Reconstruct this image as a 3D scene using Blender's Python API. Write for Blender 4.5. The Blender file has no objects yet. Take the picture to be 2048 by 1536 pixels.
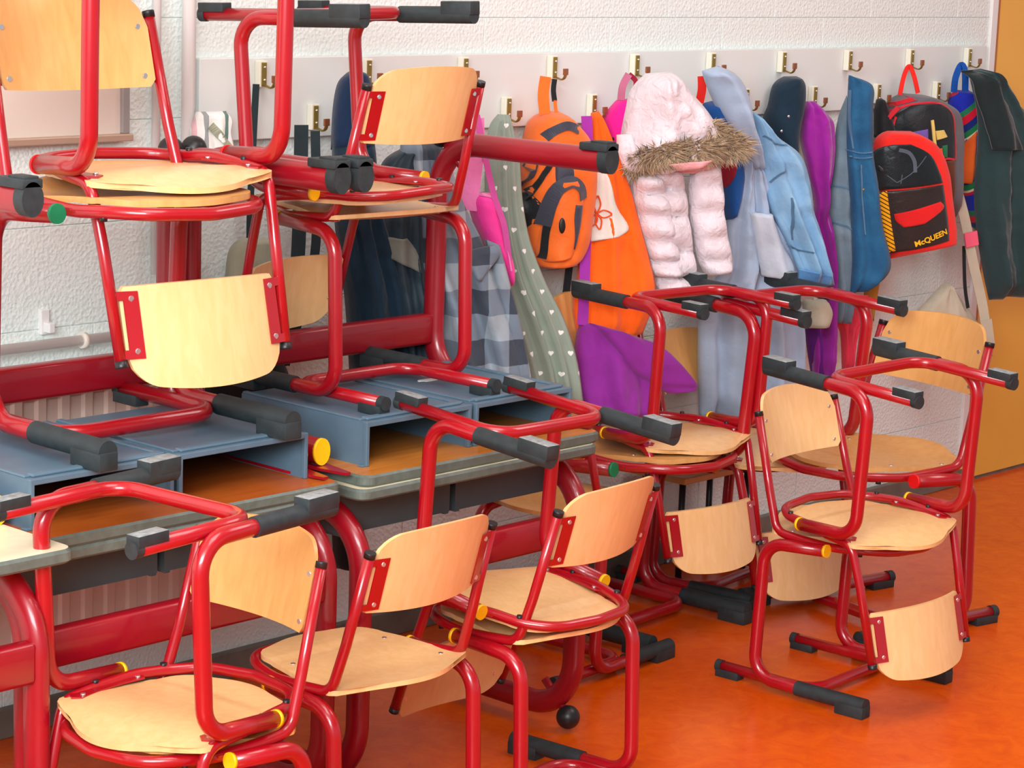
import bpy, bmesh, math, random
from mathutils import Vector, Matrix, noise

C = bpy.context.scene.collection
SC = bpy.context.scene

def lin(r, g, b):
    def f(c):
        c /= 255.0
        return c / 12.92 if c <= 0.04045 else ((c + 0.055) / 1.055) ** 2.4
    return (f(r), f(g), f(b), 1.0)

# ---------------------------------------------------------------- camera
# room frame: x runs along the back wall to the right, the wall face is y = 0, the room is y < 0
def make_camera():
    cd = bpy.data.cameras.new('camera')
    cam = bpy.data.objects.new('camera', cd)
    C.objects.link(cam)
    cd.sensor_width = 36.0
    cd.lens = 36.0 * 4716.4 / 2048.0
    cd.clip_start = 0.05
    w, p, ro = 0.829, math.radians(10.7246), math.radians(2.0603)
    r0 = Vector((1, 0, 0)); u0 = Vector((0, math.sin(p), math.cos(p))); f0 = Vector((0, math.cos(p), -math.sin(p)))
    right = r0 * math.cos(ro) + u0 * math.sin(ro)
    up = u0 * math.cos(ro) - r0 * math.sin(ro)
    rot = Matrix.Rotation(-w, 3, 'Z')
    right, up, back = rot @ right, rot @ up, rot @ (-f0)
    m = Matrix((right, up, back)).transposed().to_4x4()
    m.translation = Vector((-4.0814, -3.7395, 1.5925))
    cam.matrix_world = m
    SC.camera = cam
make_camera()

# ---------------------------------------------------------------- light
world = bpy.data.worlds.new('world'); SC.world = world
world.use_nodes = True
world.node_tree.nodes['Background'].inputs[0].default_value = (0.86, 0.95, 1.0, 1)
world.node_tree.nodes['Background'].inputs[1].default_value = 0.58

def area(name, loc, target, sx, sy, power, col=(1, 1, 1)):
    ld = bpy.data.lights.new(name, 'AREA'); ld.shape = 'RECTANGLE'
    ld.size = sx; ld.size_y = sy; ld.energy = power; ld.color = col
    o = bpy.data.objects.new(name, ld); C.objects.link(o)
    o.location = loc
    o.rotation_euler = (Vector(target) - Vector(loc)).to_track_quat('-Z', 'Y').to_euler()
    return o
area('window_light', (-4.9, -3.3, 2.5), (-0.9, -0.1, 0.9), 2.4, 1.5, 330, (0.96, 0.98, 1.0))
area('ceiling_light', (-1.9, -1.9, 2.85), (-1.7, -1.5, 0.0), 1.3, 1.3, 34, (1.0, 1.0, 1.0))
area('ceiling_light', (0.9, -1.9, 2.85), (0.8, -1.5, 0.0), 1.3, 1.3, 30, (1.0, 1.0, 1.0))

SC.view_settings.view_transform = 'Standard'
SC.view_settings.look = 'None'
SC.view_settings.exposure = -0.1
SC.view_settings.gamma = 1.0
SC.view_settings.use_curve_mapping = False

# ---------------------------------------------------------------- materials
def mat(name, col, rough=0.5, coat=0.0, spec=0.5, metal=0.0, noise_s=None, noise_a=0.1, bump=None, sheen=0.0, col2=None):
    m = bpy.data.materials.new(name); m.use_nodes = True
    nt = m.node_tree; b = nt.nodes['Principled BSDF']
    b.inputs['Base Color'].default_value = col
    b.inputs['Roughness'].default_value = rough
    b.inputs['Metallic'].default_value = metal
    b.inputs['Specular IOR Level'].default_value = spec
    b.inputs['Coat Weight'].default_value = coat
    b.inputs['Coat Roughness'].default_value = 0.08
    b.inputs['Sheen Weight'].default_value = sheen
    tc = nt.nodes.new('ShaderNodeTexCoord')
    if noise_s:
        n = nt.nodes.new('ShaderNodeTexNoise'); n.inputs['Scale'].default_value = noise_s; n.inputs['Detail'].default_value = 5
        nt.links.new(tc.outputs['Object'], n.inputs['Vector'])
        r = nt.nodes.new('ShaderNodeValToRGB')
        c2 = col2 or tuple(max(0, c * (1 - noise_a * 2)) for c in col[:3]) + (1,)
        r.color_ramp.elements[0].position = 0.3; r.color_ramp.elements[1].position = 0.7
        r.color_ramp.elements[0].color = c2; r.color_ramp.elements[1].color = col
        nt.links.new(n.outputs['Fac'], r.inputs[0]); nt.links.new(r.outputs[0], b.inputs['Base Color'])
    if bump:
        n = nt.nodes.new('ShaderNodeTexNoise'); n.inputs['Scale'].default_value = bump[0]; n.inputs['Detail'].default_value = 4
        nt.links.new(tc.outputs['Object'], n.inputs['Vector'])
        bp = nt.nodes.new('ShaderNodeBump'); bp.inputs['Strength'].default_value = bump[1]; bp.inputs['Distance'].default_value = bump[2]
        nt.links.new(n.outputs['Fac'], bp.inputs['Height']); nt.links.new(bp.outputs[0], b.inputs['Normal'])
    return m

def wood(name, ca, cb, rough=0.35, coat=0.25, axis=2, scale=(60, 60, 3)):
    m = bpy.data.materials.new(name); m.use_nodes = True
    nt = m.node_tree; b = nt.nodes['Principled BSDF']
    b.inputs['Roughness'].default_value = rough; b.inputs['Coat Weight'].default_value = coat
    b.inputs['Coat Roughness'].default_value = 0.25
    tc = nt.nodes.new('ShaderNodeTexCoord'); mp = nt.nodes.new('ShaderNodeMapping')
    mp.inputs['Scale'].default_value = scale
    nt.links.new(tc.outputs['Object'], mp.inputs[0])
    n = nt.nodes.new('ShaderNodeTexNoise'); n.inputs['Scale'].default_value = 1.0; n.inputs['Detail'].default_value = 6; n.inputs['Distortion'].default_value = 0.6
    nt.links.new(mp.outputs[0], n.inputs['Vector'])
    n2 = nt.nodes.new('ShaderNodeTexNoise'); n2.inputs['Scale'].default_value = 6; n2.inputs['Detail'].default_value = 3
    nt.links.new(tc.outputs['Object'], n2.inputs['Vector'])
    r = nt.nodes.new('ShaderNodeValToRGB'); r.color_ramp.elements[0].position = 0.3; r.color_ramp.elements[1].position = 0.72
    r.color_ramp.elements[0].color = cb; r.color_ramp.elements[1].color = ca
    nt.links.new(n.outputs['Fac'], r.inputs[0])
    mx = nt.nodes.new('ShaderNodeMixRGB'); mx.blend_type = 'MULTIPLY'; mx.inputs[0].default_value = 0.18
    r2 = nt.nodes.new('ShaderNodeValToRGB'); r2.color_ramp.elements[0].position = 0.3; r2.color_ramp.elements[1].position = 0.65
    r2.color_ramp.elements[0].color = (0.78, 0.66, 0.52, 1); r2.color_ramp.elements[1].color = (1, 1, 1, 1)
    nt.links.new(n2.outputs['Fac'], r2.inputs[0])
    nt.links.new(r.outputs[0], mx.inputs[1]); nt.links.new(r2.outputs[0], mx.inputs[2])
    nt.links.new(mx.outputs[0], b.inputs['Base Color'])
    return m

M = {}
M['red'] = mat('red_paint', lin(166, 6, 24), 0.30, coat=0.5, noise_s=9, noise_a=0.07)
M['table_red'] = mat('table_red_paint', lin(152, 8, 28), 0.36, coat=0.35, noise_s=9, noise_a=0.07)
M['ply'] = wood('birch_plywood', lin(238, 198, 140), lin(228, 184, 122))
M['ply2'] = wood('worn_plywood', lin(226, 174, 106), lin(214, 158, 90))
M['rubber'] = mat('dark_rubber', lin(40, 52, 55), 0.6, noise_s=60, noise_a=0.2, bump=(250, 0.3, 0.001))
M['worn'] = mat('scuffed_rubber', lin(150, 158, 158), 0.7, noise_s=90, noise_a=0.25)
M['black'] = mat('black_plastic', lin(22, 26, 28), 0.4)
M['yellow'] = mat('yellow_plastic', lin(250, 196, 10), 0.4)
M['shaded_yellow_cap'] = mat('shaded_yellow_plastic', lin(240, 150, 10), 0.4)  # yellow end cap in the rear stack, its shadow put into the colour
M['green'] = mat('green_plastic', lin(12, 130, 85), 0.4)
M['redcap'] = mat('red_plastic', lin(225, 15, 20), 0.4)
M['screw'] = mat('bright_screw', lin(225, 225, 225), 0.25, metal=0.9)
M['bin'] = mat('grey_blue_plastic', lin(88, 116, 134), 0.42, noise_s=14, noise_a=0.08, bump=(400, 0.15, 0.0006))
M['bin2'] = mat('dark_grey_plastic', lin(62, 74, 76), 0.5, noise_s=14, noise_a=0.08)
M['tabtop'] = mat('pale_laminate', lin(226, 220, 186), 0.35, noise_s=40, noise_a=0.05)
M['tabedge'] = mat('grey_green_edge', lin(98, 112, 104), 0.45, noise_s=60, noise_a=0.15)
M['tabunder'] = wood('brown_chipboard', lin(196, 128, 52), lin(178, 108, 38), rough=0.4, coat=0.1, scale=(8, 90, 8))
M['tabunder2'] = wood('reddish_chipboard', lin(178, 92, 28), lin(160, 76, 20), rough=0.4, coat=0.1, scale=(8, 90, 8))

def wallmat(name, col, bs=1.0):
    m = bpy.data.materials.new(name); m.use_nodes = True
    nt = m.node_tree; b = nt.nodes['Principled BSDF']
    b.inputs['Base Color'].default_value = col; b.inputs['Roughness'].default_value = 0.55
    tc = nt.nodes.new('ShaderNodeTexCoord')
    n = nt.nodes.new('ShaderNodeTexNoise'); n.inputs['Scale'].default_value = 170; n.inputs['Detail'].default_value = 4
    n2 = nt.nodes.new('ShaderNodeTexVoronoi'); n2.inputs['Scale'].default_value = 120
    nt.links.new(tc.outputs['Object'], n.inputs['Vector']); nt.links.new(tc.outputs['Object'], n2.inputs['Vector'])
    ad = nt.nodes.new('ShaderNodeMath'); ad.operation = 'ADD'
    nt.links.new(n.outputs['Fac'], ad.inputs[0]); nt.links.new(n2.outputs['Distance'], ad.inputs[1])
    bp = nt.nodes.new('ShaderNodeBump'); bp.inputs['Strength'].default_value = 0.55 * bs; bp.inputs['Distance'].default_value = 0.003
    nt.links.new(ad.outputs[0], bp.inputs['Height']); nt.links.new(bp.outputs[0], b.inputs['Normal'])
    return m
M['wall'] = wallmat('white_painted_block', lin(226, 238, 234))
M['board'] = mat('white_board_paint', lin(220, 226, 222), 0.35)
M['yellow_wall'] = mat('yellow_panel_paint', lin(240, 184, 72), 0.45, noise_s=3, noise_a=0.04)
M['brown_trim'] = mat('brown_trim', lin(176, 104, 32), 0.4)
M['plinth'] = mat('grey_plinth_paint', lin(120, 116, 106), 0.5, noise_s=12, noise_a=0.2)
M['whitetrim'] = mat('white_gloss', lin(228, 228, 226), 0.3)
M['radiator'] = mat('cream_enamel', lin(226, 220, 208), 0.35)

def floormat():
    m = bpy.data.materials.new('orange_linoleum'); m.use_nodes = True
    nt = m.node_tree; b = nt.nodes['Principled BSDF']
    tc = nt.nodes.new('ShaderNodeTexCoord')
    n = nt.nodes.new('ShaderNodeTexNoise'); n.inputs['Scale'].default_value = 15; n.inputs['Detail'].default_value = 9; n.inputs['Roughness'].default_value = 0.7; n.inputs['Distortion'].default_value = 1.2
    nt.links.new(tc.outputs['Object'], n.inputs['Vector'])
    r = nt.nodes.new('ShaderNodeValToRGB'); r.color_ramp.elements[0].position = 0.30; r.color_ramp.elements[1].position = 0.72
    r.color_ramp.elements[0].color = lin(208, 74, 4); r.color_ramp.elements[1].color = lin(230, 100, 8)
    nt.links.new(n.outputs['Fac'], r.inputs[0]); nt.links.new(r.outputs[0], b.inputs['Base Color'])
    b.inputs['Roughness'].default_value = 0.24; b.inputs['Specular IOR Level'].default_value = 0.45
    n3 = nt.nodes.new('ShaderNodeTexNoise'); n3.inputs['Scale'].default_value = 130
    nt.links.new(tc.outputs['Object'], n3.inputs['Vector'])
    bp = nt.nodes.new('ShaderNodeBump'); bp.inputs['Strength'].default_value = 0.1; bp.inputs['Distance'].default_value = 0.001
    nt.links.new(n3.outputs['Fac'], bp.inputs['Height']); nt.links.new(bp.outputs[0], b.inputs['Normal'])
    return m
M['floor'] = floormat()

# ---------------------------------------------------------------- mesh helpers
def fillet(pts, radii, seg=8):
    pts = [Vector(p) for p in pts]
    out = [pts[0]]
    for i in range(1, len(pts) - 1):
        r = radii[i - 1] if isinstance(radii, (list, tuple)) else radii
        a, b, c = pts[i - 1], pts[i], pts[i + 1]
        d1 = (a - b).normalized(); d2 = (c - b).normalized()
        ang = d1.angle(d2)
        if ang > math.pi - 0.02 or r <= 0:
            out.append(b); continue
        t = min(r / math.tan(ang / 2), (a - b).length * 0.49 if i > 1 else (a - b).length * 0.95, (c - b).length * 0.49 if i < len(pts) - 2 else (c - b).length * 0.95)
        r = t * math.tan(ang / 2)
        p1 = b + d1 * t
        ctr = b + (d1 + d2).normalized() * (r / math.sin(ang / 2))
        v1 = p1 - ctr; v2 = (b + d2 * t) - ctr
        tot = v1.angle(v2); ax = v1.cross(v2).normalized()
        for k in range(seg + 1):
            out.append(ctr + Matrix.Rotation(tot * k / seg, 3, ax) @ v1)
    out.append(pts[-1])
    res = [out[0]]
    for q in out[1:]:
        if (q - res[-1]).length > 1e-5: res.append(q)
    return res

def tube(bm, path, ra, rb=None, n=14, cap=True, upv=None):
    """swept round or oval tube; ra across, rb along upv"""
    rb = rb or ra
    P = [Vector(p) for p in path]; rings = []
    t0 = (P[1] - P[0]).normalized()
    u = Vector(upv) if upv else (Vector((0, 0, 1)) if abs(t0.z) < 0.9 else Vector((1, 0, 0)))
    for i, p in enumerate(P):
        if i == 0: t = t0
        elif i == len(P) - 1: t = (P[i] - P[i - 1]).normalized()
        else: t = ((P[i] - P[i - 1]).normalized() + (P[i + 1] - P[i]).normalized()).normalized()
        u = (u - t * u.dot(t)).normalized(); v = t.cross(u)
        rings.append([bm.verts.new(p + v * (ra * math.cos(2 * math.pi * k / n)) + u * (rb * math.sin(2 * math.pi * k / n))) for k in range(n)])
    for a, b in zip(rings, rings[1:]):
        for k in range(n):
            f = bm.faces.new((a[k], a[(k + 1) % n], b[(k + 1) % n], b[k])); f.smooth = True
    if cap:
        bm.faces.new(list(reversed(rings[0]))); bm.faces.new(rings[-1])
    return rings

def box(bm, x0, x1, y0, y1, z0, z1, bev=0.0, mi=0):
    vs = [bm.verts.new((x, y, z)) for x in (x0, x1) for y in (y0, y1) for z in (z0, z1)]
    fs = []
    for q in ((0, 1, 3, 2), (4, 6, 7, 5), (0, 4, 5, 1), (2, 3, 7, 6), (0, 2, 6, 4), (1, 5, 7, 3)):
        f = bm.faces.new([vs[i] for i in q]); f.material_index = mi; fs.append(f)
    if bev > 0:
        es = list({e for f in fs for e in f.edges})
        bmesh.ops.bevel(bm, geom=es, offset=bev, segments=2, affect='EDGES', profile=0.5)
    return vs

def ball(bm, c, r, seg=16):
    bmesh.ops.create_uvsphere(bm, u_segments=seg, v_segments=seg // 2 + 2, radius=r, matrix=Matrix.Translation(c))

def mesh(name, bm, smooth=None):
    bmesh.ops.recalc_face_normals(bm, faces=bm.faces)
    me = bpy.data.meshes.new(name); bm.to_mesh(me); bm.free()
    if smooth is not None:
        for p in me.polygons: p.use_smooth = smooth
    return me

def obj(name, me, m=None, parent=None, **props):
    if not isinstance(me, bpy.types.Mesh): me = mesh(name, me)
    if m is not None and not me.materials:
        for q in (m if isinstance(m, (list, tuple)) else [m]): me.materials.append(q)
    o = bpy.data.objects.new(name, me); C.objects.link(o)
    if parent: o.parent = parent
    for k, v in props.items(): o[k] = v
    return o

def empty(name, label, cat, loc=(0, 0, 0), group=None):
    o = bpy.data.objects.new(name, None); C.objects.link(o); o.location = loc
    o.empty_display_size = 0.1
    o['label'] = label; o['category'] = cat
    if group: o['group'] = group
    return o

def tag(o, label, cat, group=None):
    o['label'] = label; o['category'] = cat
    if group: o['group'] = group
    return o

def autosmooth(me, ang=35):
    for p in me.polygons: p.use_smooth = True
    bm = bmesh.new(); bm.from_mesh(me)
    for e in bm.edges:
        if len(e.link_faces) == 2 and e.calc_face_angle(0) > math.radians(ang): e.smooth = False
    bm.to_mesh(me); bm.free()
    return me

def plate(bm, outline, th, fn):
    """closed thin plate: outline 2D points filled, both sides offset by th, mapped through fn(u, v, w)"""
    top = [bm.verts.new(fn(u, v, th / 2)) for u, v in outline]
    bot = [bm.verts.new(fn(u, v, -th / 2)) for u, v in outline]
    n = len(outline)
    bm.faces.new(top); bm.faces.new(list(reversed(bot)))
    for i in range(n): bm.faces.new((top[i], bot[i], bot[(i + 1) % n], top[(i + 1) % n]))

# ---------------------------------------------------------------- structure
def build_room():
    bm = bmesh.new(); box(bm, -7.0, 6.0, -8.0, 0.05, -0.1, 0.0)
    o = obj('floor', bm, M['floor']); o['kind'] = 'structure'
    # back wall of painted blocks, joints recessed
    bm = bmesh.new(); box(bm, -7.0, 2.045, 0.0, 0.2, 0.0, 3.0)
    o = obj('wall_back', bm, M['wall']); o['kind'] = 'structure'
    bw = o
    return bw
wall_back = build_room()

def build_fixed():
    # painted block courses on the back wall, shallow joints
    L, H = 0.44, 0.2
    blocks = {}
    for r in range(0, 9):
        z0 = 0.01 + r * H
        off = 0.22 if r % 2 else 0.0
        x = -1.9 - off
        while x < 2.04:
            x0, x1 = max(x, -1.9), min(x + L, 2.043)
            if x1 - x0 > 0.03:
                w = round(x1 - x0, 3)
                if w not in blocks:
                    bm = bmesh.new(); box(bm, 0.0008, w - 0.0008, -0.0030, 0.001, 0.0008, H - 0.0008, bev=0.0014)
                    blocks[w] = mesh('block', bm)
                o = obj('block', blocks[w], M['wall'], wall_back); o.location = (x0, 0, z0)
            x += L
    # hook board and its frame-white upper wall
    bm = bmesh.new(); box(bm, -0.991, 1.979, -0.022, -0.004, 1.161, 1.330, bev=0.002)
    o = obj('coat_board', bm, M['board'])
    tag(o, 'long white painted board on the wall that carries the coat hooks', 'board')
    # plinth
    bm = bmesh.new(); box(bm, -7.0, 2.045, -0.018, 0.0, 0.0, 0.062, bev=0.003)
    o = obj('baseboard_back', bm, M['plinth']); o['kind'] = 'structure'
    # white corner trim, brown edge, yellow panel wall
    bm = bmesh.new(); box(bm, 2.015, 2.047, -0.012, 0.0, 0.062, 3.0, bev=0.002)
    o = obj('trim_1', bm, M['whitetrim']); o['kind'] = 'structure'
    bm = bmesh.new(); box(bm, 2.047, 2.066, -0.006, 0.05, 0.0, 3.0)
    o = obj('trim_2', bm, M['brown_trim']); o['kind'] = 'structure'
    bm = bmesh.new(); box(bm, 2.066, 6.0, -0.002, 0.05, 0.012, 3.0)
    o = obj('wall_right', bm, M['yellow_wall']); o['kind'] = 'structure'
    bm = bmesh.new(); box(bm, 2.066, 6.0, 0.004, 0.05, 0.0, 0.012)
    o = obj('baseboard_right', bm, M['plinth']); o['kind'] = 'structure'
    bm = bmesh.new(); box(bm, -7.0, 6.0, -8.0, 0.2, 3.0, 3.1)
    o = obj('ceiling', bm, M['whitetrim']); o['kind'] = 'structure'
    # pipe boxing between pin board and hook board
    bm = bmesh.new(); tube(bm, [(-1.026, -0.03, 0.62), (-1.026, -0.03, 3.0)], 0.014, n=16)
    tag(obj('heating_pipe', bm, M['whitetrim']), 'white painted vertical pipe on the wall left of the hook board', 'pipe')
    bm = bmesh.new(); tube(bm, [(-1.10, -0.02, 0.9), (-1.10, -0.02, 3.0)], 0.009, n=12)
    tag(obj('cable_conduit', bm, M['whitetrim']), 'thin white vertical conduit on the wall left of the thicker pipe', 'pipe')
    # pin board
    r = empty('pin_board', 'cream pin board with aluminium frame on the wall at the far left', 'board', (-1.45, -0.01, 1.3))
    bm = bmesh.new(); box(bm, -0.5, 0.262, -0.008, 0.0, -0.114, 0.45)
    obj('panel', bm, mat('cream_felt', lin(214, 202, 190), 0.8), r)
    al = mat('aluminium', lin(180, 182, 184), 0.35, metal=0.7)
    bm = bmesh.new(); box(bm, 0.262, 0.279, -0.018, 0.006, -0.114, 0.45, bev=0.002)
    obj('frame_side', bm, al, r)
    bm = bmesh.new(); box(bm, -0.5, 0.279, -0.03, 0.006, -0.128, -0.114, bev=0.002)
    obj('frame_rail', bm, mat('dull_bronze', lin(186, 160, 140), 0.4, metal=0.3), r)
    # radiator
    r = empty('radiator', 'cream ribbed panel radiator under the tables at the left', 'radiator', (-1.6, -0.08, 0.17))
    bm = bmesh.new()
    x = -0.9
    prof = []
    while x < 0.52:
        prof += [(x, -0.012), (x + 0.012, 0.0), (x + 0.03, 0.0), (x + 0.042, -0.012)]
        x += 0.055
    top = 0.53
    fr = [bm.verts.new((a, -0.02 + b * -1.0, 0.0)) for a, b in prof]; ft = [bm.verts.new((a, -0.02 + b * -1.0, top)) for a, b in prof]
    for i in range(len(prof) - 1): bm.faces.new((fr[i], fr[i + 1], ft[i + 1], ft[i]))
    me = mesh('ribbed_front', bm); obj('ribbed_front', me, M['radiator'], r)
    bm = bmesh.new(); box(bm, -0.9, 0.53, -0.014, 0.055, 0.0, top)
    obj('body', bm, M['radiator'], r)
    bm = bmesh.new(); box(bm, -0.9, 0.53, -0.03, 0.06, top, top + 0.04, bev=0.004)
    obj('top_grille', bm, M['whitetrim'], r)
    bm = bmesh.new()
    tube(bm, [(-7.0, -0.035, 0.785), (-1.02, -0.035, 0.785)], 0.011, n=14)
    r2 = tag(obj('supply_pipe', bm, M['whitetrim']), 'horizontal off-white heating pipe above the radiator', 'pipe')
    bm = bmesh.new(); tube(bm, [(-1.295, -0.035, 0.785), (-1.283, -0.035, 0.785)], 0.0155, n=16)
    obj('pipe_clip', bm, M['radiator'], r2)
    bm = bmesh.new(); box(bm, -1.372, -1.352, -0.012, 0.0, 0.80, 0.85, bev=0.002); box(bm, -1.366, -1.352, -0.03, 0.0, 0.805, 0.825, bev=0.002)
    tag(obj('wall_bracket', bm, M['whitetrim']), 'small white bracket on the wall just above the heating pipe', 'bracket')
build_fixed()

# ---------------------------------------------------------------- school chair
def worn(me):
    me.materials.append(M['rubber']); me.materials.append(M['worn'])
    for p in me.polygons:
        if p.center.z < 0.0012 and p.normal.z < -0.7: p.material_index = 1
    return me

def chair_meshes():
    K = {}
    R, r = 0.0135, 0.0093
    S = (1, -1)
    for s, k in ((1, 'l'), (-1, 'r')):
        y = 0.173 * s
        bm = bmesh.new()
        tube(bm, fillet([(0.046, y, 0.341), (-0.107, y, 0.330), (-0.119, y, 0.0266), (0.150, y, 0.0266)], [0.052, 0.052]), R, n=18)
        K['leg_' + k] = mesh('leg', bm)
        bm = bmesh.new(); tube(bm, [(0.044, y, 0.3408), (0.0505, y, 0.3412)], R + 0.0007, n=20)
        K['cap_' + k] = mesh('end_cap', bm)
        bm = bmesh.new()
        tube(bm, [(-0.005, y, 0.0266), (0.168, y, 0.0266)], R + 0.0028, n=20)
        box(bm, 0.100, 0.170, y - 0.0165, y + 0.0165, 0.0, 0.0266, bev=0.0025)
        K['sleeve_' + k] = worn(autosmooth(mesh('foot_sleeve', bm), 40))
        bm = bmesh.new()
        yy = 0.149 * s
        box(bm, -0.228, -0.168, yy - 0.0135, yy + 0.0135, 0.0, 0.0175, bev=0.0015)
        tube(bm, [(-0.231, yy, 0.022), (-0.216, yy, 0.022)], 0.0135, n=18)
        K['pad_' + k] = worn(autosmooth(mesh('foot_pad', bm), 40))
        bm = bmesh.new()
        d = (Vector((-0.159, 0.149 * s, 0.603)) - Vector((-0.115, 0.155 * s, 0.44))).normalized()
        e = Vector((-0.159, 0.149 * s, 0.603))
        tube(bm, [e - d * 0.006, e + d * 0.002, e + d * 0.004], 0.0098, n=16)
        K['tip_' + k] = mesh('upright_cap', bm)
        # back bracket: inward plate beside the upright
        bm = bmesh.new()
        def P(u, v, w_, s=s):
            return Vector((-0.137 - 0.27 * (v - 0.5) + w_ - (0.150 - u) * 0.25, s * u, v))
        for (u0, u1, v0, v1) in ((0.114, 0.137, 0.502, 0.594), (0.137, 0.149, 0.502, 0.514), (0.137, 0.149, 0.582, 0.594)):
            plate(bm, [(u0, v0), (u1, v0), (u1, v1), (u0, v1)], 0.0022, P)
        K['bracket_' + k] = mesh('backrest_bracket', bm)
        # seat bracket
        bm = bmesh.new()
        yb = 0.148 * s
        def Q(u, v, w_, yb=yb): return Vector((u, yb + v * s, 0.3475 + w_))
        plate(bm, [(-0.075, 0.012), (-0.085, -0.004), (-0.075, -0.018), (-0.03, -0.012), (0.02, -0.012), (0.06, -0.018), (0.07, -0.004), (0.06, 0.012)], 0.003, Q)
        K['sbracket_' + k] = mesh('seat_bracket', bm)
        for nm, px in (('a', -0.066), ('b', 0.052)):
            bm = bmesh.new(); tube(bm, [(px, yb - 0.010 * s, 0.3465), (px, yb - 0.010 * s, 0.343)], 0.0042, 0.0042, n=10, upv=(1, 0, 0))
            K['sscrew_%s_%s' % (nm, k)] = mesh('screw', bm)
    # seat frame: one thin tube from upright to upright round the seat
    h = []
    half = [(-0.159, 0.149, 0.603), (-0.115, 0.155, 0.44), (-0.088, 0.160, 0.355), (-0.020, 0.160, 0.350), (0.055, 0.150, 0.344), (0.115, 0.136, 0.348), (0.166, 0.098, 0.347), (0.182, 0.0, 0.344)]
    rad = [0.30, 0.034, 0.25, 0.25, 0.10, 0.075, 0.075]
    pts = half + [(x, -y, z) for x, y, z in reversed(half[:-1])]
    bm = bmesh.new(); tube(bm, fillet(pts, rad + rad[:-1][::-1], 6), r, n=14)
    K['frame'] = mesh('seat_frame', bm)
    # floor frame
    bm = bmesh.new()
    tube(bm, fillet([(-0.229, 0.149, 0.022), (0.022, 0.149, 0.022), (0.022, -0.149, 0.022), (-0.229, -0.149, 0.022)], [0.052, 0.052], 10), 0.0122, n=16)
    K['floor_frame'] = mesh('floor_frame', bm)
    # seat: moulded plywood
    def seat_pt(u, v, w_):
        # u along x, v across
        z = 0.3615 - 0.008 * math.exp(-((u + 0.05) / 0.07) ** 2) - 0.10 * max(0, u - 0.10) ** 1.5 + 0.16 * max(0, -0.10 - u)
        z -= 0.006 * math.cos(min(1, abs(v) / 0.17) * math.pi / 2) * (1 if u < 0.08 else 0.3)
        return Vector((u, v, z + w_))
    N = 24
    def halfw(t):   # t 0 rear .. 1 front
        a = 0.171 - 0.054 * t ** 1.1
        if t < 0.10: a *= math.sqrt(max(0.0, 1 - ((0.10 - t) / 0.10) ** 2)) * 0.32 + 0.68
        if t > 0.82: a *= math.sqrt(max(0.0, 1 - ((t - 0.82) / 0.18) ** 2)) * 0.5 + 0.5
        return a
    bm = bmesh.new(); NV = 16
    def grid(fn, nu, nv, th, close_fn=None):
        top = [[bm.verts.new(fn(i / nu, j / nv, th / 2)) for j in range(nv + 1)] for i in range(nu + 1)]
        bot = [[bm.verts.new(fn(i / nu, j / nv, -th / 2)) for j in range(nv + 1)] for i in range(nu + 1)]
        for i in range(nu):
            for j in range(nv):
                bm.faces.new((top[i][j], top[i + 1][j], top[i + 1][j + 1], top[i][j + 1])).smooth = True
                bm.faces.new((bot[i][j], bot[i][j + 1], bot[i + 1][j + 1], bot[i + 1][j])).smooth = True
        for i in range(nu):
            bm.faces.new((top[i][0], bot[i][0], bot[i + 1][0], top[i + 1][0])); bm.faces.new((top[i][nv], top[i + 1][nv], bot[i + 1][nv], bot[i][nv]))
        for j in range(nv):
            bm.faces.new((top[0][j], top[0][j + 1], bot[0][j + 1], bot[0][j])); bm.faces.new((top[nu][j], bot[nu][j], bot[nu][j + 1], top[nu][j + 1]))
    def seatfn(a, b, w_):
        hw = halfw(a); v = (b * 2 - 1)
        u = -0.112 + a * 0.266
        u += (-0.052 * (1 - v * v) * (1 - a) ** 3) + (0.012 * (1 - v * v) * a ** 4)
        return seat_pt(u, v * hw, w_)
    grid(seatfn, N, NV, 0.0085)
    K['seat'] = autosmooth(mesh('seat', bm), 50)
    # backrest
    bm = bmesh.new()
    def backfn(a, b, w_):
        v = (b * 2 - 1) * 0.140
        z0 = 0.497 - 0.005 * (1 - (v / 0.140) ** 2)
        e = abs(v) / 0.140
        z1 = 0.640 - 0.012 * e ** 2
        if e > 0.68: z1 -= 0.045 * (1 - math.sqrt(max(0, 1 - ((e - 0.68) / 0.32) ** 2)))
        if e > 0.94: z0 += 0.010 * (1 - math.sqrt(max(0, 1 - ((e - 0.94) / 0.06) ** 2)))
        z = z0 + (z1 - z0) * a
        x = -0.130 - 0.27 * (z - 0.5) - 0.032 * (1 - e ** 2)
        return Vector((x + w_, v, z))
    grid(backfn, 14, 36, 0.0075)
    K['backrest'] = autosmooth(mesh('backrest', bm), 50)
    for i, (v, z) in enumerate(((0.125, 0.512), (0.125, 0.584), (-0.125, 0.512), (-0.125, 0.584))):
        x = -0.130 - 0.27 * (z - 0.5) - 0.032 * (1 - (v / 0.140) ** 2)
        bm = bmesh.new(); tube(bm, [(x + 0.0035, v, z), (x + 0.0058, v, z)], 0.0042, n=12)
        tube(bm, [(x - 0.0035, v, z), (x - 0.009, v, z)], 0.0042, n=12)
        K['bscrew_%d' % i] = mesh('screw', bm)
    for i, (u, v) in enumerate(((-0.066, 0.132), (0.052, 0.112), (-0.066, -0.132), (0.052, -0.112))):
        p = seat_pt(u, v, 0.0042)
        bm = bmesh.new(); tube(bm, [p, p + Vector((0, 0, 0.0012))], 0.0045, n=12, upv=(1, 0, 0))
        K['rivet_%d' % i] = mesh('rivet', bm)
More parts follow.
